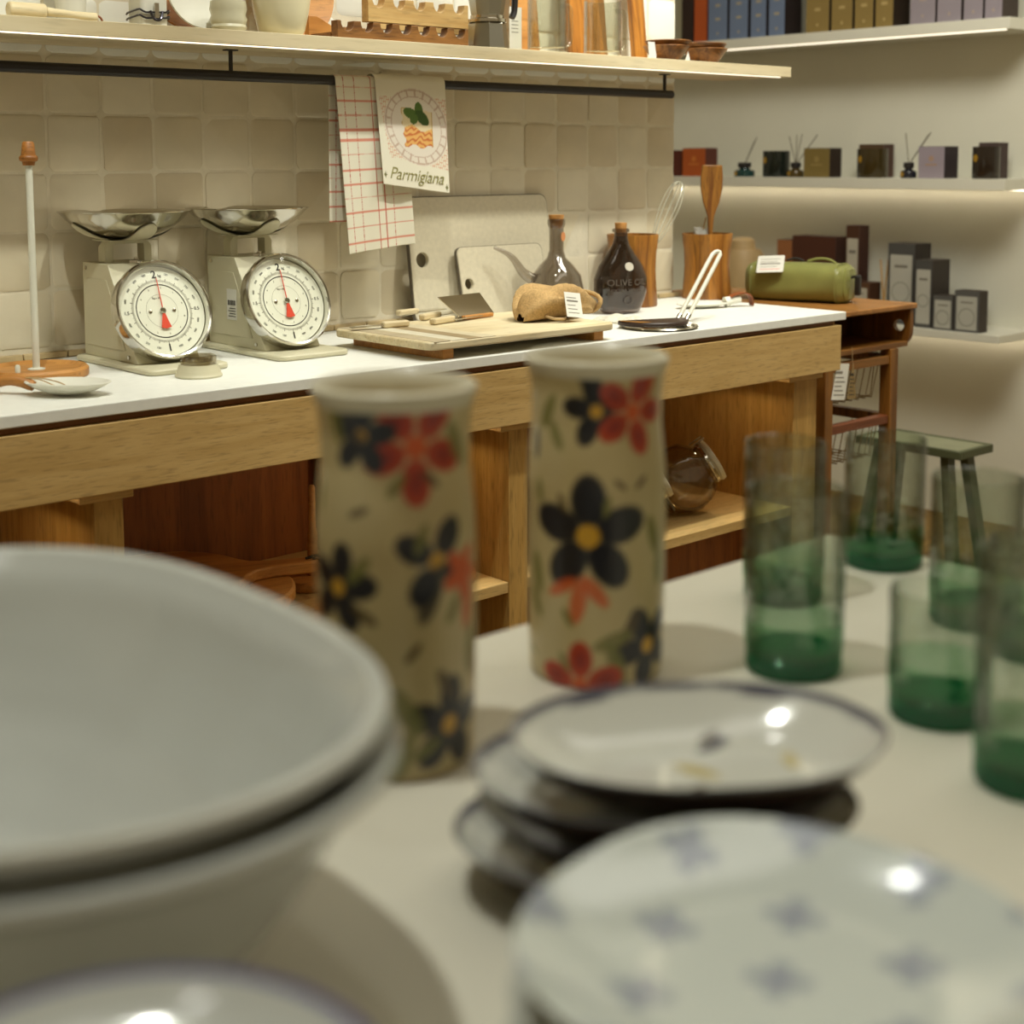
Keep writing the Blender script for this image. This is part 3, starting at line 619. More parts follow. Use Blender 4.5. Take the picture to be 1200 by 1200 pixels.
def parm(x, d, wd):
    rr_ = np.random.default_rng(3); c = np.tile(wht, (len(x), 1)); cx, cy = wd*.55, .090
    a, b = (x-cx), (d-cy); rot = R(-25); a2 = a*math.cos(rot)-b*math.sin(rot); b2 = a*math.sin(rot)+b*math.cos(rot)
    e = np.hypot(a2/.083, b2/.074); th = np.arctan2(b2/.074, a2/.083)
    grid_ = ((np.mod(x+d*.25, .0055) < .0011) | (np.mod(d-x*.12, .0055) < .0011)); bg = (d > .03) & (d < .165+.10*(x-cx)) & (x > .004+.14*(d-.02))
    c = mix(c, np.array(L('#c98260')), (bg & grid_ & (e > 1.0)).astype(float)*.7)
    plate = np.array(L('#d9d0c2')); c = mix(c, plate, (e < 1.05).astype(float))
    rim = (e > .80) & (e < 1.03) & ((np.mod(th, 2*PI/22) < .06) | (abs(e-.82) < .012) | (abs(e-1.0) < .02)); c = mix(c, np.array(L('#9a6a4c')), rim.astype(float)*.5)
    # slice of layered bake
    lx, ly = (x-cx-.002)/2.0, (d-cy+.001)/1.85
    inside = (abs(lx) < .021-.0*ly) & (ly > -.020+.25*abs(lx)*0) & (ly < .024)
    inside = inside & (lx > -.021+.10*(ly+.02)+.0015*np.sin(ly*500)) & (ly < .022+.002*np.sin(lx*300)) & (ly > -.021+.10*(lx+.02)); top = inside & (ly < .002+.14*lx+.0025*np.sin(lx*240)); c = mix(c, np.array(L('#d8c9a2')), top.astype(float)); side = inside & ~top
    lay = .5+.5*np.sin(ly*1000+lx*90+1.6*np.sin(lx*230+1)+1.2*np.sin(lx*510)+.8*np.sin(ly*430+lx*700)); c = mix(c, np.array(L('#d9a860')), side.astype(float)); c = mix(c, np.array(L('#b54f22')), side*np.clip(lay*1.5-.6, 0, .85))
    edge = inside & ((abs(abs(lx)-.021) < .0012) | (abs(ly+.020) < .0012)); c = mix(c, np.array(L('#b08840')), edge.astype(float)*.7)
    for (ox, oy, an, l_, w_) in ((-.008, -.014, 200, .013, .006), (.003, -.018, 265, .012, .0055), (.007, -.010, 40, .014, .0065), (-.004, -.008, 130, .008, .005)):
        q = R(an); dx, dy = lx-ox-.5*l_*math.cos(q)*0, ly-oy; p1_ = dx*math.cos(q)+dy*math.sin(q); p2_ = -dx*math.sin(q)+dy*math.cos(q)
        lf = (np.hypot(p1_/l_*1.3, p2_/w_) < 1); c = mix(c, np.array(L('#4f6a2a' if an != 40 else '#3c5520')), lf.astype(float))
    for sx in (.004, wd-.010):
        for k in range(5):
            q = R(-60+30*k)*(1 if sx < .03 else 1); dx, dy = x-sx, d-.196-.012*(sx/wd); p1_ = dx*math.cos(q)+dy*math.sin(q); p2_ = -dx*math.sin(q)+dy*math.cos(q)
            c = mix(c, np.array(L('#6d6a3c')), ((p1_ > 0) & (p1_ < .008) & (abs(p2_) < .0008)).astype(float))
    return c
xa = gy(386, 92, RY-.02)[0]; xb = gy(474, 95, RY-.02)[0]
towel('tea_towel', 'white tea towel with red check lines hanging from the black rail', 1.668, 1.838, 1.058, 1.115, check, .0008, .7, nu=150, nv=330, skew=.13, slant=.014)
tw, twy = towel('tea_towel', 'white tea towel printed with a layered bake on a plate', 1.762, 1.945, 1.180, 1.24, parm, .0055, .25, nu=150, nv=200, skew=.01, slant=-.022, taper=.05)
m_olive = plain('olive_ink', '#8f8a55', .8)
tt = text('lettering', 'Parmigiana', .036, m_olive, tw, (0, 0, 0), (0, 0, 0), shear=.35, ext=.0004, spacing=.93, bold=-.0004)
for v in tt.data.vertices:
    x, z = 1.856+v.co.x, 1.2065+v.co.y-.10*v.co.x
    v.co = (x, twy(x, z)-.0012-v.co.z, z)

# ================================================================== ON THE ASH SHELF (only the lower parts are in view)
SB = SZ+.0258
def sx(px, Y): return float(gy(px, 40, Y)[0])
p_ = 2.36
x0, x1 = sx(-25, 2.31), sx(113, 2.31)
t = thing('rolling_pin', 'pale wooden rolling pin lying on the ash shelf', 'rolling pin', ((x0+x1)/2, 2.31, SB+.013)); h = (x1-x0)/2
MB().tube([(-h+.05, 0, 0), (h-.09, 0, 0)], .0128, 20).build('barrel', m_board, t, bevel=.003)
MB().tube([(h-.088, 0, 0), (h-.04, 0, -.002), (h, 0, -.004)], [.0075, .006, .008], 14).build('handle', m_board, t)
MB().tube(spline([(h-.003, 0, .002), (h+.006, -.004, -.004), (h+.012, .002, -.011), (h+.004, .004, -.010)], 4), .002, 6).build('hanging_loop', m_leather, t)
def lath(name, label, cat, px, Y, prof, mat, n=36, mod=None, parts=(), group=None):
    t = thing(name, label, cat, (sx(px, Y), Y, SB), group=group); MB().rev(prof, n, mod=mod).build('body', mat, t); return t
lath('tumbler', 'white tapering ceramic cup at the back of the ash shelf', 'cup', 84, 2.45, [(0, 0), (.024, 0), (.030, .10), (.032, .14), (.029, .14), (.022, .006), (0, .006)], m_ceramm)
# clip jar
t = thing('clip_jar', 'white ceramic jar with a dark wire clip on the ash shelf', 'jar', (sx(174, 2.33), 2.33, SB))
MB().prism(rrect(-.026, .026, -.026, .026, .008), 0, .075, 'xy').build('body', m_ceramm, t, bevel=.003)
MB().prism(rrect(-.028, .028, -.028, .028, .008), .078, .096, 'xy').build('lid', m_ceramm, t, bevel=.004)
m_wirec = plain('clip_wire', '#4c4a52', .25, .9)
for zz in (.016, .026): MB().tube([(x*1.06, y*1.06, zz+.003*math.sin(5*i)) for i, (x, y) in enumerate(rrect(-.028, .028, -.028, .028, .01, 3))], .0018, 6, True).build('clip_wire', m_wirec, t)
MB().tube(spline([(-.012, -.031, .026), (-.006, -.034, .012), (.006, -.034, .012), (.012, -.031, .026)], 5), .0024, 8).build('clip_latch', m_wirec, t)
MB().box(-.004, .004, -.0335, -.030, .014, .040).build('clip_tongue', m_steel, t)
# leaning plates and cups
def leanplate(px, Y, r, mat, label, lean=14, cat='plate', nm='dinner_plate', grp=None):
    t = thing(nm, label, cat, (sx(px, Y), Y, SB+.0006+.004), group=grp); t.rotation_euler = (R(-lean), 0, 0)
    MB().rev([(0, 0), (r*.6, 0), (r, .012), (r*.985, .015), (r*.6, .005), (0, .005)], 64).xf(Matrix.Translation((0, 0, r)) @ Matrix.Rotation(R(90), 4, 'X')).build('plate', mat, t); return t
leanplate(222, 2.43, .085, m_boardb, 'round wooden plate leaning behind the white jar', 12, nm='wooden_plate', grp='round plates leaning on the ash shelf')
leanplate(236, 2.37, .07, m_ceramm, 'small white plate leaning in front of the wooden plate', 10, grp='round plates leaning on the ash shelf')
leanplate(345, 2.45, .10, m_boardb, 'large wooden plate leaning behind the cream bowl', 10, nm='wooden_plate', grp='round plates leaning on the ash shelf')
lath('facetted_cup', 'cream facetted cup beside the small white plate', 'cup', 268, 2.315, [(0, 0), (.030, 0), (.033, .008), (.031, .013), (.034, .022), (.031, .030), (.034, .040), (.032, .055), (.028, .055), (.028, .006), (0, .006)], m_cream, n=10)
lath('cream_bowl', 'cream bowl with straight flaring side on the ash shelf', 'bowl', 330, 2.325, [(0, 0), (.038, 0), (.044, .010), (.052, .045), (.056, .075), (.052, .075), (.046, .045), (.036, .008), (0, .006)], plain('cream_glaze', '#dcd3b0', .2, noise=.03), n=48)
# wine rack of scalloped bars
t = thing('bottle_rack', 'dark wooden two-tier bottle rack with scalloped bars', 'rack', (sx(470, 2.33), 2.33, SB)); X_ = t.location.x
def bar(px0, px1, Y, z0, z1, mat, nm='scalloped_bar', first=None):
    a, b = sx(px0, Y)-X_, sx(px1, Y)-X_; o = [(a, z0), (b, z0), (b, z1)]; n = max(1, round((b-a)/.047)); st = (b-a)/n
    for k in range(n-1, -1, -1):
        c0 = a+(k+.5)*st
        for i in range(9): an = PI*i/8; o.append((c0+.0155*math.cos(an), z1-.020*math.sin(an)))
    o.append((a, z1)); return MB().prism(o, Y-2.33-.011, Y-2.33+.011, 'xz').build(nm, mat, t, bevel=.0008)
m_rack = wood('rack_wood', '#5f3a18', '#8f6230', 'X', 1.8, .45, .2)
m_rackl = wood('rack_wood_pale', '#b1884c', '#cfae74', 'X', 1.6, .45, .1)
bar(392, 545, 2.315, 0, .036, m_rack); bar(400, 560, 2.43, 0, .036, m_rack)
bar(428, 545, 2.315, .037, .085, m_rackl); bar(436, 560, 2.43, .037, .085, m_rackl)
for px in (394, 541): x = sx(px, 2.315)-X_; MB().box(x-.006, x+.006, -.003, .088, .002, .014).build('side_rail', m_rack, t)
# leaning wedge board
t = thing('wedge_board', 'honey wooden board propped beside the cream bowl', 'board', (sx(384, 2.40), 2.40, SB))
MB().prism([(-.05, 0), (.05, 0), (.05, .012), (-.03, .05), (-.05, .05)], -.008, .008, 'xz').build('board', m_boardb, t, bevel=.001)
# moka pot
t = thing('moka_pot', 'silver facetted stovetop coffee pot on the ash shelf', 'coffee pot', (sx(571, 2.325), 2.325, SB))
m_alu = plain('brushed_aluminium', '#b8b6aa', .28, 1., noise=.02)
MB().rev([(0, 0), (.046, 0), (.047, .002), (.040, .052), (.038, .055), (0, .055)], 8).build('boiler', m_alu, t, rot=(0, 0, R(10)), sharp=20)
MB().rev([(.038, .055), (.041, .056), (.041, .062), (.036, .064), (.036, .070), (0, .070)], 40).build('collar', m_steel, t)
MB().rev([(.034, .070), (.040, .105), (.046, .14), (.030, .15), (.006, .156), (.008, .165), (0, .168)], 8).build('jug', m_alu, t, rot=(0, 0, R(10)), sharp=20)
MB().tube(spline([(.04, 0, .135), (.075, 0, .135), (.078, 0, .09), (.07, 0, .07)], 5), .007, 8).build('handle', m_black, t)
# glass mugs
def mug(px, label):
    t = thing('glass_mug', label, 'mug', (sx(px, 2.325), 2.325, SB), group='clear glass mugs on the ash shelf')
    MB().rev([(0, .001), (.040, .001), (.043, .004), (.043, .125), (.0415, .126), (.0395, .124), (.0395, .012), (0, .010)], 44).build('body', m_clear, t)
    MB().tube(spline([(.041, -.004, .105), (.060, -.006, .105), (.066, -.006, .092), (.066, -.006, .035), (.060, -.006, .022), (.041, -.004, .022)], 5), .0055, 10).build('handle', m_clear, t); return t
mug(641, 'clear glass mug nearest the silver coffee pot'); mug(706, 'clear glass mug nearest the small wooden bowls')
for px, wd, mt, lb in ((618, .07, m_boardb, 'light wooden board standing behind the first glass mug'), (690, .12, m_teakz, 'dark striped wooden board standing behind the glass mugs'), (750, .045, m_teakz, 'narrow dark wooden board at the right of the glass mugs')):
    t = thing('chopping_board', lb, 'board', (sx(px, 2.44), 2.44, SB), group='boards standing on the ash shelf'); MB().prism(rrect(-wd/2, wd/2, 0, .24, .012), -.008, .008, 'xz').build('board', mt, t, bevel=.002); t.rotation_euler = (R(-6), 0, 0)
t = thing('paper_card', 'small printed card propped beside the coffee pot', 'card', (sx(604, 2.37), 2.37, SB)); MB().box(-.018, .018, -.0006, .0006, 0, .10).build('card', m_paper, t)
for k in range(4): MB().box(-.012, .008, -.0010, -.0007, .045+k*.008, .0465+k*.008).build('print_line', m_inkgrey, t)
def small_bowl(px, Y, z, label):
    t = thing('acacia_bowl', label, 'bowl', (sx(px, Y), Y, SB+z), group='small acacia bowls stacked at the shelf end')
    MB().rev([(0, 0), (.030, 0), (.034, .004), (.056, .034), (.0545, .0355), (.050, .031), (.026, .007), (0, .006)], 36).build('body', m_acacia, t, rot=(0, 0, rng.random()*6))
for px, lab in ((781, 'left'), (826, 'right')):
    small_bowl(px, 2.325, 0, 'small acacia bowl at the bottom of the %s pair' % ('tagged' if lab == 'left' else 'end')); small_bowl(px+(2 if lab == 'left' else -1), 2.325, .0125, 'small acacia bowl on top of the %s pair' % ('tagged' if lab == 'left' else 'end'))
for px, nm in ((765, 'white price tag hanging on the tagged acacia bowls'), (806, 'small price tag between the acacia bowl pairs')):
    x = sx(px, 2.273); t = tag(MB().prism([(-.012, 0), (.013, 0), (.006, .036), (-.016, .036)] if px < 800 else [(-.008, 0), (.009, 0), (.002, .020)], -.0004, .0004, 'xz').build('price_tag', m_paper, None, (x, 2.273, SB+.0003)), nm, 'tag', 'tags on the acacia bowls')

# ================================================================== END WALL SHELF GOODS
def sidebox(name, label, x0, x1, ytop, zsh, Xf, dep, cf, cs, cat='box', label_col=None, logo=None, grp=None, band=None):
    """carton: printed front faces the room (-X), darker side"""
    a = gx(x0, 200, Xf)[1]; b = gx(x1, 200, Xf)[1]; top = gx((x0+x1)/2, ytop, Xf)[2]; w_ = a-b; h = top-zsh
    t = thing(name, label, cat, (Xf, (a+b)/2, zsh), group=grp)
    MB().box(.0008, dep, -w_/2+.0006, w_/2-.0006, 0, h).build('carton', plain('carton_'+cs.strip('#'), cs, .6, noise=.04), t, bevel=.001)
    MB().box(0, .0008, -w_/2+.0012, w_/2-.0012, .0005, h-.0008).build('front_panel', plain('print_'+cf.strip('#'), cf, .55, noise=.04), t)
    if label_col: 
        lab = MB().prism(rrect(-w_*.40, w_*.40, h*.06, h*.86, .004), -.0005, -.0001, 'yz').build('paper_label', plain('lbl_'+label_col.strip('#'), label_col, .65, noise=.03), t)
        rr = w_*.33; MB().rev([(rr-.0035, 0), (rr, 0)], 32).build('printed_wreath', plain('print_grey', '#8f8c80', .7), lab, (-.0008, 0, h*(.36 if h < 1.6*w_ else .40)), (0, R(-90), 0))
        MB().box(-.0009, -.0006, -w_*.24, w_*.24, h*.70, h*.735).build('printed_line', m_inkgrey, lab)
    if logo: MB().rev([(0, 0), (w_*.10, 0)], 16).build('emblem', plain('emblem_'+logo.strip('#'), logo, .5), t, (-.0004, 0, h*.62), (0, R(-90), 0)); MB().box(-.0005, -.0002, -w_*.22, w_*.22, h*.40, h*.46).build('printed_line', MATS['emblem_'+logo.strip('#')], t)
    return t
zt = SH['top']
grp = 'slim boxes along the top shelf'
def tall(x0, x1, cf, cs, label, dep=.10): return sidebox('slim_box', label, x0, x1, -75, zt, 4.222, dep, cf, cs, logo=None, grp=grp)
tall(797, 810, '#2a1712', '#1c110d', 'dark brown slim box at the far left of the top shelf'); tall(811.5, 826.5, '#b4511c', '#5a2412', 'orange slim box beside the blue boxes on the top shelf')
def setrow(edges, col, side, cname, ords):
    for (a, b), o_ in zip(edges, ords):
        t = tall(a, b, col, side, '%s %s slim box of the top shelf row' % (o_, cname))
        f = [c_ for c_ in t.children if c_.name.startswith('front_panel')][0]; w_ = f.dimensions.y
        for zz, ww in ((.022, .10), (.075, .30), (.125, .30)):
            MB().box(-.0006, -.0002, -.0065*ww/.1*.6, .0065*ww/.1*.6, zz, zz+.010).build('printed_mark', plain('mark_'+cname, {'blue': '#a9a08a', 'tan': '#b7a06a', 'lilac': '#a9988c'}[cname], .6), t)
O4 = ('leftmost', 'second', 'third', 'rightmost')
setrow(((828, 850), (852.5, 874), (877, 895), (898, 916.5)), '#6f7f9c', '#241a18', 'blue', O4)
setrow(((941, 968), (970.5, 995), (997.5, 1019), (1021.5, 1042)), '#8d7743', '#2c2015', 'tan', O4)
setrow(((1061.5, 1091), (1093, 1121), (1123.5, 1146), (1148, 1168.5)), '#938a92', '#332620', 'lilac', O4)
# middle shelf
zm = SH['mid']; XM = 4.225
sidebox('candle_box', 'small dark red box at the far left of the candle shelf', 786, 799, 176, zm, XM+.02, .07, '#5a2212', '#3a140c')
sidebox('candle_box', 'orange candle box with maroon side on the candle shelf', 799.5, 826.5, 173.5, zm, XM, .072, '#b3561d', '#552417', logo='#c9762f')
sidebox('candle_box', 'olive tan candle box with dark side on the candle shelf', 941.5, 972, 173.5, zm, XM, .072, '#7f6c38', '#2f2218', logo='#94804a')
sidebox('candle_box', 'brown box behind the olive candle glass', 1006, 1035, 169, zm, XM+.088, .065, '#55402b', '#44291e')
sidebox('candle_box', 'lilac candle box with dark side on the candle shelf', 1075.5, 1106.5, 171.5, zm, XM, .085, '#9b909a', '#2d2226', logo='#a98c78')
sidebox('candle_box', 'dark plum box behind the black candle glass', 1146, 1170, 167, zm, XM+.088, .06, '#4a3a36', '#3d2c2a')
def candle(x0, x1, ytop, col, label):
    a, b = gx(x0, 200, XM)[1], gx(x1, 200, XM)[1]; top = gx(x0, ytop, XM)[2]-zm; r = (a-b)/2*.80
    t = thing('scented_candle', label, 'candle', (XM+r-.004, (a+b)/2, zm), group='scented candles on the middle shelf')
    MB().rev([(0, 0), (r*.96, 0), (r, .004), (r, top), (r*.94, top), (r*.93, .012), (0, .012)], 40).build('glass', plain('candle_'+col.strip('#'), col, .12, noise=.05), t)
    MB().rev([(0, top*.72), (r*.92, top*.72)], 32).build('wax', plain('wax', '#cbbf9c', .5), t); MB().tube([(0, 0, top*.72), (0, 0, top*.86)], .0015, 6).build('wick', m_ink, t)
    e = MB().rev([(0, 0), (.009, 0), (.009, .0012), (0, .0012)], 20).build('gold_label', plain('gold_foil', '#c49a35', .35, .5), t)
    an = R(172); e.location = (r*math.cos(an)-.001, r*math.sin(an)+.0*r, top*.64); e.location.y = r*.3; e.location.x = -r*math.sqrt(1-.3**2)-.0014; e.rotation_euler = (0, R(-90), R(-17)); e.scale = (1.35, 1, 1)
candle(885, 916.5, 177, '#1d231d', 'dark green glass candle with gold label on the candle shelf'); candle(994, 1032, 174.5, '#3c3118', 'olive brown glass candle with gold label'); candle(1130, 1166, 172, '#2a2119', 'black brown glass candle with gold label near the shelf end')
def diffuser(px0, px1, col, label, reeds):
    a, b = gx(px0, 200, XM)[1], gx(px1, 200, XM)[1]; r = (a-b)/2*.9; yc = (a+b)/2
    t = thing('reed_diffuser', label, 'diffuser', (XM+.025, yc, zm), group='reed diffusers on the middle shelf')
    MB().rev([(0, 0), (r*.97, 0), (r, .003), (r, .020), (r*.9, .024), (r*.5, .028), (r*.45, .034), (0, .034)], 32).build('bottle', plain('diff_'+col.strip('#'), col, .12, noise=.04), t)
    MB().rev([(r*.62, .034), (r*.65, .036), (r*.65, .052), (r*.5, .053), (0, .053)], 24).build('cap', m_ink, t)
    for tx, ty_ in reeds:
        q = gx(tx, ty_, XM+.025); MB().tube([(0, 0, .045), (0, q[1]-yc, q[2]-zm)], .0015, 6).build('reed', plain('reed_dark', '#5e5340', .8), t)
    e = MB().rev([(0, 0), (.0085, 0), (.0085, .001), (0, .001)], 18).build('gold_label', MATS['gold_foil'], t, (-r*.93, r*.35, .013), (0, R(-90), R(-20)))
diffuser(857, 878, '#22403e', 'teal glass reed diffuser left of the green candle', ((887, 161), (884, 166)))
diffuser(919, 936, '#4d3d1c', 'amber glass reed diffuser beside the olive tan box', ((925, 160), (934, 158), (940, 157), (958, 158)))
diffuser(1051, 1069, '#25252e', 'dark blue glass reed diffuser beside the lilac box', ((1061.5, 156), (1091, 155), (1088, 158)))
# lower shelf
zl = SH['low']; XL = 4.222
sidebox('soap_box', 'tall brown carton with long white label on the lower shelf', 993, 1009, 264, zl, XL+.06, .06, '#4a2a17', '#3a1c10', label_col='#b9b3a2')
sidebox('soap_box', 'low brown carton with white label behind the green bag', 997, 1022, 331, zl, XL+.01, .07, '#5c3d25', '#4a2d1a', label_col='#b9b3a2')
sidebox('soap_box', 'tallest slate grey carton with white label', 1043, 1075, 285.5, zl, XL+.04, .10, '#4d4c4a', '#2f2823', label_col='#b8b6aa')
sidebox('soap_box', 'tall slate grey carton in front of the tallest one', 1075.5, 1096, 305, zl, XL+.003, .11, '#4d4c4a', '#362e28', label_col='#b8b6aa')
BX = XL-.010
for k, (x0, x1, yt, lab) in enumerate(((1097.5, 1121.5, 346.5, 'small slate soap carton left of the three matching ones'), (1123, 1153, 341, 'small slate soap carton at the front of the row of three'))):
    sidebox('soap_box', lab, x0, x1, yt, zl, BX, .052, '#5b5a57', '#352c25', label_col='#b6b5a9', grp='small slate soap cartons')
for k, lab in ((1, 'small slate soap carton in the middle of the row of three'), (2, 'small slate soap carton at the back of the row of three')):
    sidebox('soap_box', lab, 1123, 1153, 341, zl, BX+.0535*k, .052, '#5b5a57', '#352c25', grp='small slate soap cartons')
t = thing('reed_bottle', 'amber diffuser bottle with pale reeds beside the grey cartons', 'diffuser', (XL+.05, gx(1036, 340, XL+.05)[1], zl))
MB().rev([(0, 0), (.018, 0), (.019, .003), (.019, .05), (.010, .06), (.009, .075), (0, .075)], 24).build('bottle', plain('amber_glass_dark', '#2e1b0e', .15), t)
for tx in (1032, 1041): q = gx(tx, 304, XL+.05); MB().tube([(0, 0, .06), (0, q[1]-t.location.y, q[2]-zl)], .0032, 6).build('reed', plain('reed_pale', '#c49a5c', .8), t)
for x0, x1, yt, c_, lab in ((912, 930, 281, '#9a6238', 'tan carton lying behind the green bag'), (930, 981, 277, '#4b2413', 'dark brown carton stack behind the green bag')):
    sidebox('soap_box', lab, x0, x1, yt, zl, XL+.08, .08, c_, '#3a1b10')
t = thing('storage_jar', 'beige lidded jar on the lower shelf beside the crock', 'jar', (XL+.11, gx(870, 300, XL+.11)[1], zl))
hh = gx(870, 292, XL+.11)[2]-zl
m_bei = plain('beige_ceramic', '#c2a677', .5)
MB().rev([(0, 0), (.075, 0), (.08, .01), (.08, hh-.02), (.07, hh), (0, hh)], 40).build('body', m_bei, t); MB().rev([(.05, hh), (.045, hh+.035), (.03, hh+.045), (0, hh+.047)], 32).build('lid', m_bei, t)

# ================================================================== TROLLEY, BAG, STOOL
TZ = .857
t = thing('wooden_trolley', 'dark reddish wooden trolley with wire baskets at the worktop end', 'trolley', (3.11, 2.42, 0))
def tp(name, mat, x0, x1, y0, y1, z0, z1, bevel=.0015, parent=None): return MB().box(x0-3.11, x1-3.11, y0-2.42, y1-2.42, z0, z1).build(name, mat, parent or t, bevel=bevel)
m_ttop = wood('trolley_top_wood', '#8a5a26', '#a8733a', 'Y', 1.2, .4, .1)
MB().prism(rrect(2.90-3.11, 3.355-3.11, 2.095-2.42, 2.80-2.42, .012), TZ-.014, TZ, 'xy').build('top', m_ttop, t, bevel=.003)
for a, b in ((2.949, 2.982), (3.236, 3.27)):
    for y0 in (2.10, 2.72): tp('leg', m_trolz, a, b, y0, y0+.034, .0, TZ-.1145)
# open tray under the top: side panels with hand holes, bottom board, divider
for x in (2.915, 3.322):
    out = [(2.10, TZ-.0145), (2.10, TZ-.075)]+[(2.14-.04*math.cos(R(a)), TZ-.075-.04*math.sin(R(a))) for a in range(15, 91, 15)]+[(2.79, TZ-.115), (2.79, TZ-.0145)]
    MB().prism([(y-2.42, z) for y, z in out], x-3.11, x+.016-3.11, 'yz', [circ(2.135-2.42, TZ-.06, .016)]).build('side_panel', m_trolz, t, bevel=.001)
tp('tray_bottom', m_trol, 2.9315, 3.3215, 2.105, 2.79, TZ-.114, TZ-.1); tp('tray_back', m_trol, 2.9315, 3.3215, 2.5, 2.515, TZ-.0995, TZ-.015)
tp('tray_divider', m_boardb, 2.985, 2.993, 2.108, 2.499, TZ-.0995, TZ-.015)
zr = float(gy(1012, 426, 2.11)[2]); zr2 = float(gy(1010, 497, 2.11)[2])
m_wireb = plain('brass_wire', '#8f7440', .35, .7)
for zz, mt in ((zr, m_trol), (zr2, wood('trolley_red_wood', '#5c2c14', '#7d4424', 'X', 1.4, .4, .15))):
    tp('front_rail', mt, 2.9825, 3.2355, 2.104, 2.130, zz-.011, zz+.011)
    for x in (2.95, 3.237): tp('side_rail', m_trolz, x, x+.03, 2.1345, 2.7195, zz-.012, zz+.012)
    tp('back_rail', m_trol, 2.9825, 3.2355, 2.724, 2.750, zz-.016, zz+.016)
    wr = MB()
    for k in range(8): x = 3.0+k*.030; wr.tube([(x-3.11, 2.122-2.42, zz-.01), (x-3.11, 2.14-2.42, zz-.10), (x-3.11, 2.70-2.42, zz-.10), (x-3.11, 2.73-2.42, zz-.01)], .0016, 6)
    for k in range(9): y = 2.16+k*.065; wr.tube([(2.97-3.11, y-2.42, zz-.01), (2.985-3.11, y-2.42, zz-.10), (3.235-3.11, y-2.42, zz-.10), (3.25-3.11, y-2.42, zz-.01)], .0016, 6)
    wr.build('wire_basket', m_wireb, t)
# things in the baskets
for (x, y, z, nm, lb, mt, sc_) in ((3.06, 2.30, zr-.098, 'rolled_cloth', 'rolled white cloth in the upper trolley basket', m_paper, 1), (3.17, 2.34, zr-.098, 'wooden_brush', 'wooden brush lying in the upper trolley basket', m_boardb, .8)):
    tag(MB().tube(spline([(-.045, 0, .026), (0, .01, .027), (.05, 0, .026)], 5), [.022*sc_]*2+[.026*sc_]*7+[.02*sc_]*2, 12).build(nm, mt, None, (x, y, z+.003), (0, 0, R(20))), lb, 'cloth' if nm[0] == 'r' else 'brush')
# hanging tags
for px, py, w_, h_, mt, nm, lab in ((985.5, 426, .058, .092, m_paper, 'price_tag', 'white printed price tag hanging on the trolley'), (1000, 430, .030, .082, plain('kraft_card', '#8b7448', .8), 'kraft_tag', 'brown kraft card tag hanging behind the white one')):
    q = gy(px, py, 2.098 if mt is m_paper else 2.1005); tg = thing(nm, lab, 'tag', (q[0], q[1], q[2])); 
    out = [(-w_/2, -h_), (w_/2, -h_), (w_*.62, 0), (-w_*.25, 0)] if mt is m_paper else [(-w_*.55, -h_), (w_*.8, -h_), (w_*.05, 0), (-w_*.1, 0)]
    MB().prism(out, -.0004, .0004, 'xz').build('card', mt, tg, rot=(0, R(6), 0))
    for k in range(6): MB().box(-w_*.36, w_*(.4-.12*(k % 3)), -.0008, -.0005, -h_*.88+k*h_*.12, -h_*.85+k*h_*.12+(.004 if k == 5 else 0)).build('print_line', m_inkgrey if mt is m_paper else m_ink, tg, rot=(0, R(6), 0))
    MB().tube([(0, .0, -.004), (0, .003, .02), (-.004, .003, .05)], .0008, 5).build('string', m_string, tg)
# green bag lying on the trolley
m_gbag = plain('green_waxed_canvas', '#85864a', .33, noise=.08, nscale=20, bump=.2, bscale=25)
a = Vector(gz(890, 350, TZ)); b = Vector(gz(1000, 357, TZ)); rb = .060
mid = Vector(gz(944, 352, TZ+.0)); 
t = thing('canvas_pouch_bag', 'olive green cylindrical bag with price tag lying on the trolley', 'bag', (3.176, 2.351, TZ+.0005), R(-76))
Lb = .285
def bagf(u, v):
    an = 2*PI*u; x = -Lb/2+Lb*v; e = min(1, math.sqrt(max(0, 1-max(0, abs(2*v-1)-.86)**2/.14**2*.75))); pf = 1+.03*math.sin(3*an+6*v)
    cx, cz = math.cos(an), math.sin(an); k = (abs(cx)**3.2+abs(cz)**3.2)**(-1/3.2)
    return (x, rb*1.02*e*k*cx*pf, max(.0, rb*.86+rb*.86*e*k*cz*pf))
MB().grid(bagf, 48, 40, wrap=True).build('body', m_gbag, t)
for s_ in (-1, 1):
    MB().rev([(0, 0), (rb*.66, 0), (rb*.74, -.004*1), (rb*.72, -.012)], 36, mod=lambda q: (abs(math.cos(q))**3.2+abs(math.sin(q))**3.2)**(-1/3.2)).xf(Matrix.Translation((s_*(Lb/2+.0015), 0, rb*.86)) @ Matrix.Rotation(R(90)*s_, 4, 'Y')).build('end_panel', m_gbag, t)
    MB().tube([(s_*Lb*.42, rb*1.04*(abs(math.cos(q))**3.2+abs(math.sin(q))**3.2)**(-1/3.2)*math.cos(q), max(.002, rb*.86+rb*.88*(abs(math.cos(q))**3.2+abs(math.sin(q))**3.2)**(-1/3.2)*math.sin(q))) for q in np.linspace(0, 2*PI, 40)[:-1]], .0018, 6, True).build('seam_piping', m_gbag, t)
MB().tube(spline([(.02, 0, rb*1.78), (.05, .003, rb*1.92), (.085, .006, rb*1.86), (.11, .006, rb*1.5), (.118, 0, rb*1.2)], 6), .0035, 8).build('carry_strap', m_gbag, t)
MB().tube(spline([(-.04, 0, rb*1.80), (-.015, .003, rb*1.90), (.01, .0, rb*1.80)], 5), .003, 8).build('strap_loop', m_ink, t)
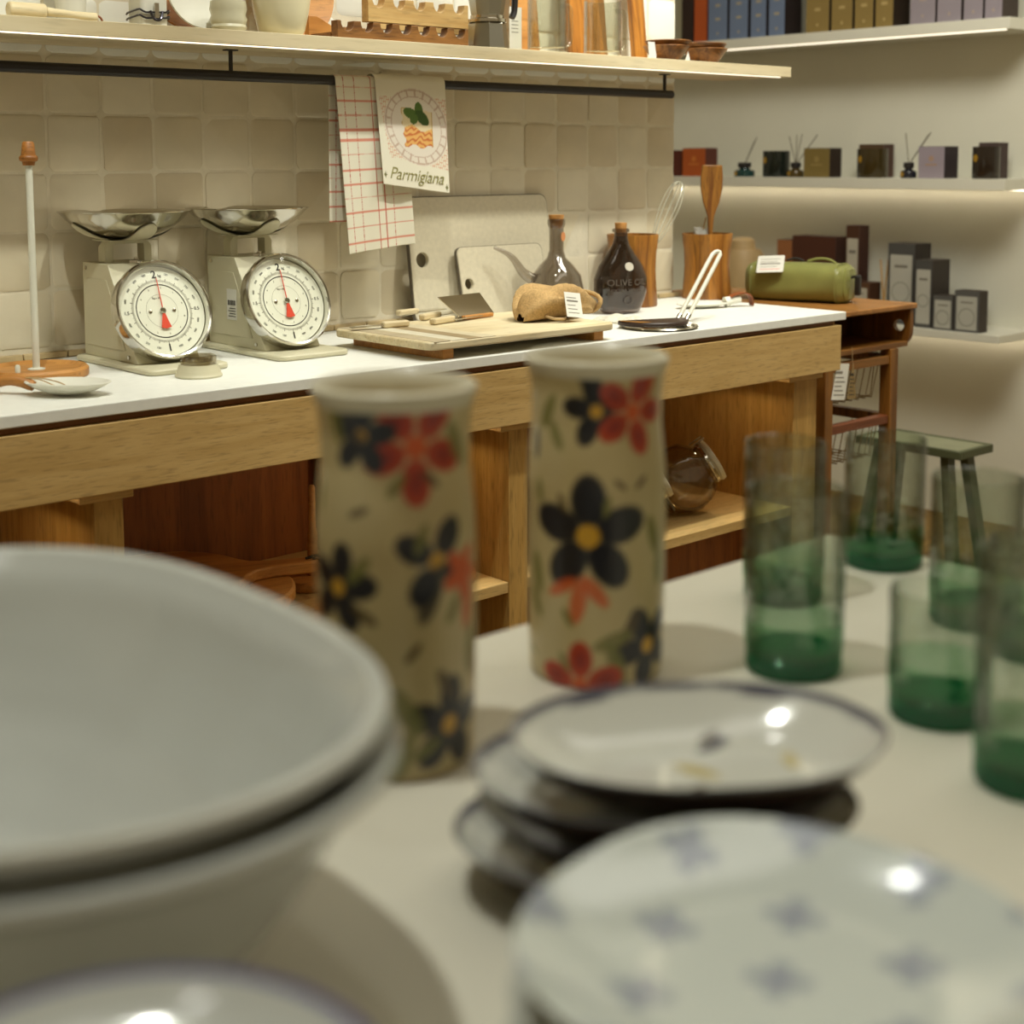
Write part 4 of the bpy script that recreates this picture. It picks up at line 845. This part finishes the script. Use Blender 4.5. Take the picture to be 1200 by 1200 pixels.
MB().prism(rrect(-.010, .010, -.032, .022, .006), -.007, .007, 'yz').build('buckle', m_black, t, (Lb/2+.020, 0, rb*.9), bevel=.003)
MB().tube([(Lb/2, 0, rb*1.15), (Lb/2+.012, 0, rb*1.2), (Lb/2+.02, 0, rb*1.1)], .004, 8).build('buckle_tab', m_black, t)
tg = MB().prism(rrect(-.036, .036, -.030, .030, .003), 0, .0006, 'xy').build('price_tag', m_paper, t, (-.062, -.0575, .1005), (R(44), R(-3), R(14)))
for k in range(5): MB().box(-.028, .026-.008*(k % 2), -.020+k*.009, -.0185+k*.009+(.003 if k == 2 else 0), .0007, .0009).build('tag_print', m_inkgrey if k else m_red, tg)
# stool
zs = .42
c0 = [gz(a, b, zs) for a, b in ((1050, 515), (1128, 530), (1159, 520), (1075, 507))]
cx = (c0[1][0]+c0[2][0])/2; y1 = (c0[1][1]+c0[2][1])/2
t = thing('step_stool', 'small dark green wooden stool by the end wall', 'stool', (cx, y1+.17, 0)); m_gst = plain('dark_green_paint', '#4e5236', .55, noise=.06)
hw = .085
MB().box(-hw, hw, -.17, .17, zs-.014, zs-.002).build('seat_board', plain('pale_green_paint', '#85866a', .6, noise=.08), t)  # seat board a paler green than its edges and legs
for a in ((-hw-.004, -hw+.012, -.174, .174), (hw-.012, hw+.004, -.174, .174)): MB().box(*a, zs-.024, zs).build('seat_edge', m_gst, t, bevel=.002)
for a in ((-hw+.012, hw-.012, -.174, -.158), (-hw+.012, hw-.012, .158, .174)): MB().box(*a, zs-.024, zs).build('seat_edge', m_gst, t, bevel=.002)
for sx_ in (-1, 1):
    for sy in (-1, 1):
        m = MB(); q0 = (sx_*.05, sy*.11, zs-.025); q1 = (sx_*.085, sy*.165, 0); w2 = .018
        m._add([(q[0]+i*w2, q[1]+j*w2*.7, q[2]) for q in (q1, q0) for i, j in ((-1, -1), (1, -1), (1, 1), (-1, 1))], [(3, 2, 1, 0), (4, 5, 6, 7)]+[(k, (k+1) % 4, 4+(k+1) % 4, 4+k) for k in range(4)])
        m.build('leg', m_gst, t)

# ================================================================== IN THE CABINET BAYS
ZC = .4305
# paddle boards
for k, lb in enumerate(('lower large round wooden board on the cabinet shelf', 'upper large round wooden board on the cabinet shelf')):
    t = thing('round_board', lb, 'board', (1.25+.01*k, 2.24-.008*k, ZC+.0242*k), group='large round boards in the middle bay'); MB().rev([(0, 0), (.165, 0), (.17, .004), (.17, .020), (.165, .024), (0, .024)], 56).build('board', m_boardb, t)
z2 = ZC+.0486
t = thing('paddle_board', 'round wooden paddle board with leather loop on the round boards', 'board', (1.215, 2.285, z2), R(-21))
o = []
for k in range(37): an = R(22+k*316/36); o.append((.155*math.cos(an), .155*math.sin(an)))
o += [(.165, -.032), (.20, -.021), (.27, -.019), (.285, -.012), (.285, .012), (.27, .019), (.20, .021), (.165, .032)]
MB().prism(o, 0, .022, 'xy').build('board', m_boardb, t, bevel=.004)
MB().tube(spline([(.262, 0, .0235), (.285, .004, .026), (.298, .008, .012), (.30, .010, -.006), (.292, .004, -.014), (.302, -.006, -.010), (.296, -.006, .012), (.275, -.004, .0245)], 5), .0028, 8).build('leather_loop', plain('dark_leather_loop', '#20160f', .6), t)
q = gy(360, 640, 2.33)
t = thing('towel_stand', 'turned wooden upright stand in the middle cabinet bay', 'stand', (1.515, 2.25, ZC))
MB().rev([(0, 0), (.062, 0), (.065, .004), (.065, .014), (.062, .018), (0, .018)], 40).build('base', m_boardb, t)
MB().rev([(.010, .018), (.010, .10), (.009, .105), (.007, .11), (.007, .188), (.004, .193), (0, .194)], 18).build('rod', m_boardb, t)
t = thing('tall_plank', 'tall wooden plank standing against the cabinet back', 'board', (1.68, 2.435, ZC)); MB().box(-.02, .02, -.012, .012, 0, .29).build('plank', m_brownz, t)
t = thing('round_board', 'small round wooden board at the right of the middle bay', 'board', (1.70, 2.12, ZC)); MB().rev([(0, 0), (.085, 0), (.088, .004), (.088, .014), (.085, .018), (0, .018)], 48).build('board', m_boardb, t)
# tilted clip jars
m_jar = glassy('jar_glass', '#efebe1', edge='#a89c88', wavy=.25, fres=1.5)
def tjar(px, py, label, rz):
    t = thing('cookie_jar', label, 'jar', (px, py, ZC+.0005), rz, 'tilted glass jars in the right bay')
    g = MB().rev([(0, .0), (.045, .0), (.068, .012), (.085, .045), (.088, .075), (.080, .105), (.060, .125), (.050, .132), (.050, .142), (.047, .142), (.047, .130), (.057, .122), (.077, .102), (.084, .075), (.081, .046), (.066, .017), (.044, .006), (0, .006)], 44)
    t.scale = (.95, .95, .95)
    M = Matrix.Translation((0, 0, .0885)) @ Matrix.Rotation(R(58), 4, 'Y') @ Matrix.Translation((0, 0, -.078))
    g.v = [(x, y*.72 if z < .125 else y*.9, z) for x, y, z in g.v]; g.xf(M); g.build('body', m_jar, t)
    MB().rev([(.060, 0), (.064, 0), (.064, .004), (.060, .004), (.060, 0)], 40).xf(Matrix.Translation((0, -.0, .0885)) @ Matrix.Rotation(R(90), 4, 'X') @ Matrix.Translation((0, 0, .060))).build('side_ring', m_jar, t)
    for z0, r, h, mt, nm in ((.138, .0525, .008, m_steel, 'wire_collar'), (.1465, .0515, .004, plain('rubber_seal', '#d0c6a8', .6), 'seal'), (.151, .054, .011, plain('white_lid_ceramic', '#cfc8b2', .3), 'lid')):
        MB().rev([(0, z0), (r, z0), (r+.0012, z0+h*.3), (r, z0+h), (r*.8, z0+h+.002), (0, z0+h+.002)], 40).xf(M).build(nm, mt, t)
    cl = MB().tube([(-.058, -.012, .128), (-.060, -.012, .165), (-.060, .012, .165), (-.058, .012, .128)], .002, 6); cl.xf(M).build('clip_wire', m_steel, t)
    MB().rev([(0, 0), (.036, 0), (.034, .004), (0, .004)], 24).xf(M @ Matrix.Translation((.02, 0, .012))).build('paper_insert', m_paper, t)
    return t
tjar(2.455, 2.13, 'tilted glass clip jar nearest the front of the right bay', R(-35)); tjar(2.45, 2.335, 'tilted glass clip jar half hidden behind the other jar', R(-35)); tjar(2.24, 2.10, 'tilted glass clip jar half hidden behind the tall floral vase', R(-35))

# ================================================================== FRONT TABLE
TX1 = 1.228; TYF = .868
t = thing('display_table', 'cream display table in the foreground carrying bowls, vases and glasses', 'table', (.35, .45, 0)); m_tab = plain('cream_table_top', '#dad6c6', .55, noise=.02, nscale=4)
MB().box(-.7-.35, TX1-.35, .12-.45, TYF-.45, T-.035, T).build('table_top', m_tab, t, bevel=.003)
for a in (-.66, TX1-.10):
    for b in (.16, TYF-.10): MB().box(a-.35, a+.06-.35, b-.45, b+.06-.45, 0, T-.0355).build('leg', m_tab, t, bevel=.002)

# ------------------------------------------------------------------ floral vases
creamv = np.array(L('#bfb084')); NAVY = np.array(L('#17171f')); RED = np.array(L('#ab330c')); ORG = np.array(L('#c8551f')); OLV = np.array(L('#6f6f33')); BRN = np.array(L('#4a3a1c')); YEL = np.array(L('#c99a2c')); LIP = np.array(L('#cdc7b0'))
def vase(px, pyb, pyt, wpx, flowers, label):
    p = gz(px, pyb, T); d = depth(p); r = wpx*d/F/2; h = (pyb-pyt)*d/F*1.0; sc = d/F
    t = thing('floral_vase', label, 'vase', (p[0], p[1], T+.0004), group='floral vases on the front table')
    zs_ = np.linspace(0, 1, 150); K = np.array([[0, .93], [.02, .965], [.2, .985], [.45, 1.0], [.62, 1.0], [.70, .975], [.80, .93], [.90, .935], [.955, .97], [.985, 1.03], [1, 1.03]])
    prof = [(0, .0)]+[(float(np.interp(z, K[:, 0], K[:, 1]))*r, z*h) for z in zs_]+[(r*.97, h+.002), (r*.93, h)]+[(float(np.interp(z, K[:, 0], K[:, 1]))*r-.007, z*h) for z in (.95, .8, .6, .4, .2, .05)]+[(0, .014)]
    m = MB().rev(prof, 220); view = math.atan2(-p[1], -p[0])
    def paint(co):
        x, y, z = co.T; an = np.angle(np.exp(1j*(np.arctan2(y, x)-view))); s = an*r/sc; v = -(z/sc)      # px right, px down from the base
        c = np.tile(creamv, (len(x), 1)); n = .5+.5*np.sin(s*.05+2*np.sin(v*.03)); c = c*(1-.06*n[:, None]); c = mix(c, np.array(L('#a58e5c')), .35*np.clip(1-abs(np.sin(v*.012+s*.008)), 0, 1))
        for (fx, fy, R_, col, rot, npet, kind) in flowers:
            ph = math.asin(max(-.97, min(.97, (fx-px)/(wpx/2)))); fs = ph*r/sc; fv = fy-pyb
            dx, dy = s-fs, v-fv; R_ = R_*1.18
            if kind == 'f':
                for k in range(npet):
                    q = R(rot)+2*PI*k/npet; a1 = dx*math.cos(q)+dy*math.sin(q); b1 = -dx*math.sin(q)+dy*math.cos(q); e = np.hypot((a1-R_*.60)/(R_*.50), b1/(R_*.34)); c = mix(c, col, np.clip((1.0-e*(1.12 if col is RED else 1))*6, 0, 1))
                    if col is RED: c = mix(c, np.array(L('#7d1a0c')), np.clip((.6-e)*3, 0, 1)*.8)
                c = mix(c, YEL if col is NAVY else ORG, np.clip((.22*R_-np.hypot(dx, dy))*.4, 0, 1))
            elif kind == 'l':
                a1 = dx*math.cos(R(rot))+dy*math.sin(R(rot)); b1 = -dx*math.sin(R(rot))+dy*math.cos(R(rot)); e = np.hypot(a1/R_, b1/(R_*.36)); c = mix(c, col, np.clip((1-e)*4, 0, 1)*.85)
        return mix(c, LIP, (z > h*.955).astype(float))
    m.build('vase', painted('glazed_floral', .28, coat=.15), t, paint=paint)
    MB().rev([(r*.86, .0003), (r*.935, .0003), (r*.937, .003), (r*.95, .0048)], 80).build('bare_foot', plain('bare_clay', '#4b3214', .7), t)
fl1 = [(491, 503, 56, RED, -90+36, 5, 'f'), (424, 470, 26, NAVY, -10, 1, 'l'), (427, 492, 36, NAVY, 60, 5, 'f'), (432, 508, 24, NAVY, 60, 1, 'l'), (540, 505, 30, OLV, 60, 1, 'l'), (468, 545, 16, OLV, 130, 1, 'l'), (508, 540, 14, BRN, 40, 1, 'l'), (400, 480, 22, OLV, 80, 1, 'l'),
       (425, 575, 13, BRN, -20, 1, 'l'), (402, 662, 42, NAVY, -80, 5, 'f'), (425, 640, 20, OLV, -50, 1, 'l'), (430, 690, 18, BRN, 30, 1, 'l'), (512, 632, 44, NAVY, -60, 4, 'f'), (505, 668, 34, NAVY, 110, 1, 'l'), (495, 605, 18, OLV, -70, 1, 'l'), (541, 650, 26, ORG, -60, 5, 'f'), (546, 690, 28, ORG, 95, 1, 'l'), (530, 690, 18, OLV, 120, 1, 'l'),
       (485, 732, 14, BRN, -50, 1, 'l'), (526, 822, 46, NAVY, -85, 5, 'f'), (522, 775, 22, BRN, 60, 1, 'l'), (478, 800, 32, OLV, 60, 1, 'l'), (472, 850, 30, OLV, -70, 1, 'l'), (500, 845, 20, OLV, -30, 1, 'l'), (436, 884, 18, ORG, 10, 1, 'l'), (378, 700, 16, ORG, 60, 1, 'l'), (550, 745, 30, OLV, 90, 1, 'l'), (382, 565, 18, OLV, 90, 1, 'l')]
fl2 = [(689, 605, 56, NAVY, -90, 5, 'f'), (698, 466, 34, NAVY, -100, 5, 'f'), (690, 440, 18, NAVY, 50, 1, 'l'), (741, 468, 42, RED, -70, 5, 'f'), (760, 440, 16, RED, -75, 1, 'l'), (640, 470, 22, OLV, -60, 1, 'l'), (650, 495, 18, OLV, 60, 1, 'l'), (628, 508, 18, NAVY, 80, 1, 'l'), (725, 548, 9, BRN, 40, 1, 'l'), (748, 547, 10, BRN, -40, 1, 'l'), (660, 570, 12, BRN, 70, 1, 'l'), (710, 572, 12, OLV, 100, 1, 'l'),
       (660, 665, 20, ORG, -30, 1, 'l'), (678, 680, 26, ORG, 100, 1, 'l'), (697, 668, 22, ORG, 50, 1, 'l'), (666, 700, 12, OLV, 60, 1, 'l'), (632, 655, 24, OLV, 80, 1, 'l'), (630, 690, 18, OLV, 60, 1, 'l'), (762, 610, 24, OLV, 70, 1, 'l'), (768, 650, 20, OLV, 90, 1, 'l'),
       (758, 736, 40, NAVY, 100, 5, 'f'), (738, 712, 22, BRN, -60, 1, 'l'), (718, 725, 24, OLV, -20, 1, 'l'), (722, 752, 26, OLV, 70, 1, 'l'), (680, 778, 44, RED, -90, 5, 'f'), (625, 748, 10, OLV, 30, 1, 'l'), (662, 752, 12, OLV, 60, 1, 'l'), (635, 560, 14, OLV, 80, 1, 'l')]
vase(467, 882, 446, 184, fl1, 'tall floral vase standing beside the large white bowl'); vase(698, 782, 414, 160, fl2, 'tall floral vase standing behind the stacked oval plates')

# ------------------------------------------------------------------ green based glasses
def tumbler(px, pyb, wpx, h, label, taper=1.0, rr=None):
    p = gz(px, pyb, T); r = rr or wpx*depth(p)/F/2
    t = thing('drinking_glass', label, 'glass', (p[0], p[1], T+.0004), group='green based tumblers')
    MB().rev([(r*.96, .014), (r, .03), (r*taper, h-.002), (r*taper-.0008, h), (r*taper-.0022, h-.001), (r-.003, .03), (r*.90, .017)], 44, mod=lambda a: 1+.012*math.sin(3*a+px)+.008*math.sin(5*a)).build('wall', m_green, t)
    MB().rev([(0, .0003), (r*.93, .0003), (r*.985, .004), (r*.97, .0145), (r*.88, .0175), (r*.6, .013), (0, .011)], 44, mod=lambda a: 1+.012*math.sin(3*a+px)).build('base', m_greenb, t)
    MB().rev([(r*.985, .015), (r*1.0035, .024), (r*1.003, .040), (r*1.001, .041)], 44, mod=lambda a: 1+.012*math.sin(3*a+px)).build('green_haze', glassy('haze_green_glass', '#c4e2cd', fres=1.2), t)
tumbler(929, 783, 114, .142, 'tall green based glass in front, left of the others'); tumbler(917, 700, 100, .142, 'tall green based glass standing behind the front left one', rr=.0355)
tumbler(1034, 660, 92, .125, 'green based glass at the far table corner'); tumbler(1141, 728, 106, .125, 'green based glass behind the short tumbler', rr=.038); tumbler(1100, 838, 118, .092, 'short green based tumbler right of the plates')
tumbler(1203, 918, 124, .150, 'green based glass cut by the right picture edge'); tumbler(1212, 765, 106, .092, 'short green based tumbler behind the right edge glass', rr=.037)

# ------------------------------------------------------------------ nested bowls
bz = 1.0; bc = (.21, .67); br = .2186
def bigbowl(dx, dy, dz, label, sc=1.0):
    t = thing('serving_bowl', label, 'bowl', (bc[0]+dx, bc[1]+dy, T+.0005+dz), group='nested white serving bowls'); H = bz-T-.0165
    o = [(0, 0), (.092, 0), (.100, .003), (.106, .010), (.135, .024), (.160, .048), (.178, .076), (.190, .100), (.199, H-.012), (.2075, H-.0035), (.2135, H), (.2120, H+.0042), (.205, H+.0035), (.194, H-.010), (.184, .101), (.172, .079), (.154, .053), (.130, .031), (.10, .0112), (.04, .0105), (0, .010)]
    o = [(r_*sc, z_) for r_, z_ in o]
    pts = []
    for k in range(len(o)-1):
        for i in range(3): pts.append((o[k][0]+(o[k+1][0]-o[k][0])*i/3, o[k][1]+(o[k+1][1]-o[k][1])*i/3))
    pts.append(o[-1])
    MB().rev([(r_*.2186/.2135, z_) for r_, z_ in pts], 120, mod=lambda a: 1+.0368*math.cos(2*a)-.0422*math.sin(2*a)-.10*math.cos(3*a)+.03*math.sin(3*a)).build('bowl', m_ceram, t); return t
bigbowl(-.005, -.006, 0, 'lower white serving bowl supporting the upper one', 1.018); bigbowl(0, 0, .0145, 'wide white serving bowl on top of the pair in front')

# ------------------------------------------------------------------ plates
def supere(n, rot=0): return lambda a: (abs(math.cos(a-rot))**n+abs(math.sin(a-rot))**n)**(-1/n)
def plate(name, label, c, z, a, n, rot, asp, under, paint, lift=.006, dep=.014, grp=None, cat='plate', rough=.14, N=120):
    t = thing(name, label, cat, (c[0], c[1], z), rot, grp); sup_ = supere(n); mod = lambda q: sup_(q)*asp/math.hypot(asp*math.cos(q), math.sin(q)) if asp != 1 else sup_(q)
    up = [(a*k/34, .006+(dep-.003)*(max(0, k/34-.55)/.45)**1.5) for k in range(34, -1, -1)]
    lo_ = [(0, .0), (a*.6, 0), (a*.64, .002), (a*.82, dep*.42), (a*.94, dep*.82), (a*.99, dep+.001)]
    zl_ = lambda q, r: lift*(r/a)**4*(mod(q)-1)/.25
    m = MB().rev(lo_, N, mod=mod, zmod=zl_); m.build('underside', under, t)
    MB().rev([(a*.99, dep+.001), (a*1.003, dep+.003)]+up, N, mod=mod, zmod=zl_).build('glazed_face', painted('glazed_plate_%g' % rough, rough, coat=.5), t, paint=paint); return t
PW = np.array(L('#cccdc4')); NV = np.array(L('#2b2b48')); PB = np.array(L('#8b93a3')); OC = np.array(L('#b7a45a'))
m_pbrown = plain('dark_brown_glaze', '#2a1a10', .22, noise=.1, coat=.3)
def pfloral(seed, edge=.9):
    g = np.random.default_rng(seed); marks = [(g.uniform(-.065, .065), g.uniform(-.045, .045), g.uniform(.004, .011), g.uniform(0, 3), [NV, OC, BRN][g.integers(3)]) for _ in range(9)]
    def f(co):
        x, y, z = co.T; c = np.tile(PW, (len(x), 1)); rr_ = np.hypot(x/.1015, y/.0712)
        for mx_, my, l_, q, col in marks:
            a1 = (x-mx_)*math.cos(q)+(y-my)*math.sin(q); b1 = -(x-mx_)*math.sin(q)+(y-my)*math.cos(q); c = mix(c, col, np.clip((1-np.hypot(a1/l_/1.5, b1/l_/.6))*3, 0, 1)*.85)
        wv = .5+.5*np.sin(np.arctan2(y, x)*9); return mix(c, NV, np.clip((rr_-.97+.03*wv)*60, 0, 1)*edge)
    return f
def supere_np(x, y, n): a = np.arctan2(y, x); return (abs(np.cos(a))**n+abs(np.sin(a))**n)**(-1/n)
ztop = .935; c0 = gz(818, 858, ztop); left = np.array((-.742, .67))
offs = [left*.030, left*.016, left*.020, left*0]; ST = (ztop-T-.030)/3
names = ('bottom', 'second', 'third', 'top')
for i, ((dx, dy), nm) in enumerate(zip(offs, names)):
    plate('oval_plate', {'bottom': 'lowest dark backed oval plate of the stack', 'second': 'second dark backed oval plate from the bottom of the stack', 'third': 'dark backed oval plate just under the topmost one', 'top': 'topmost oval plate with small painted marks and dark back'}[nm],
          (c0[0]+dx, c0[1]+dy), T+.0004+i*ST, .1015, 2.15, R(-42+3*i-4), .70, m_pbrown, pfloral(i+4), lift=0, dep=.028, grp='stacked oval plates')
def pcross(co):
    x, y, z = co.T; c = np.tile(np.array(L('#c6cdc8')), (len(x), 1)); st = .050; q = R(20)
    u = x*math.cos(q)+y*math.sin(q); v = -x*math.sin(q)+y*math.cos(q); j = np.round(v/st); uu = u-(np.mod(j, 2)*.5)*st; i = np.round(uu/st)
    dx, dy = uu-i*st, v-j*st; arm = np.minimum(np.maximum(abs(dx)/.0130, abs(dy)/.0048), np.maximum(abs(dy)/.0130, abs(dx)/.0048)); return mix(c, PB, np.clip((1.1-arm)*4, 0, 1)*.9)
m_pwhite = plain('white_plate_back', '#cfccba', .25, noise=.02, coat=.4)
zf = .935; cf = (.436, .327); zst = (zf-T-.0235)/3
for i, lb in enumerate(('lowest plate under the blue cross patterned one', 'second plate from the bottom under the blue cross patterned one', 'plate just under the blue cross patterned one', 'white plate with pale blue cross pattern nearest the camera')):
    plate('patterned_plate', lb, (cf[0]-.002*(3-i), cf[1]+.001*(3-i)), T+.0004+i*zst, .100, 2.3, R(10), 1, m_pwhite, pfloral(31+i, 0) if i < 3 else pcross, lift=.003, dep=.020, grp='round edged patterned plates', N=160)
# small bowl, bottom left
z3 = .970
t = thing('small_dish', 'small white footed dish with violet blue rim at the lower left', 'dish', (.167, .350, T+.0004)); t.scale = (.9, .9, 1); H = z3-T
MB().rev([(0, 0), (.035, 0), (.038, .006), (.06, .03), (.08, H-.02), (.0885, H), (.087, H+.003)], 72).build('outside', m_ceram, t)
MB().rev([(.0885, H+.0002), (.0888, H+.003), (.0865, H+.0038), (.084, H+.002)], 72).build('blue_rim', plain('violet_blue_glaze', '#4a4a88', .2, coat=.4), t)
MB().rev([(.0845, H+.0025), (.074, H-.006), (.055, H-.010), (.03, H-.011), (0, H-.011)], 72).build('inside', m_ceram, t)
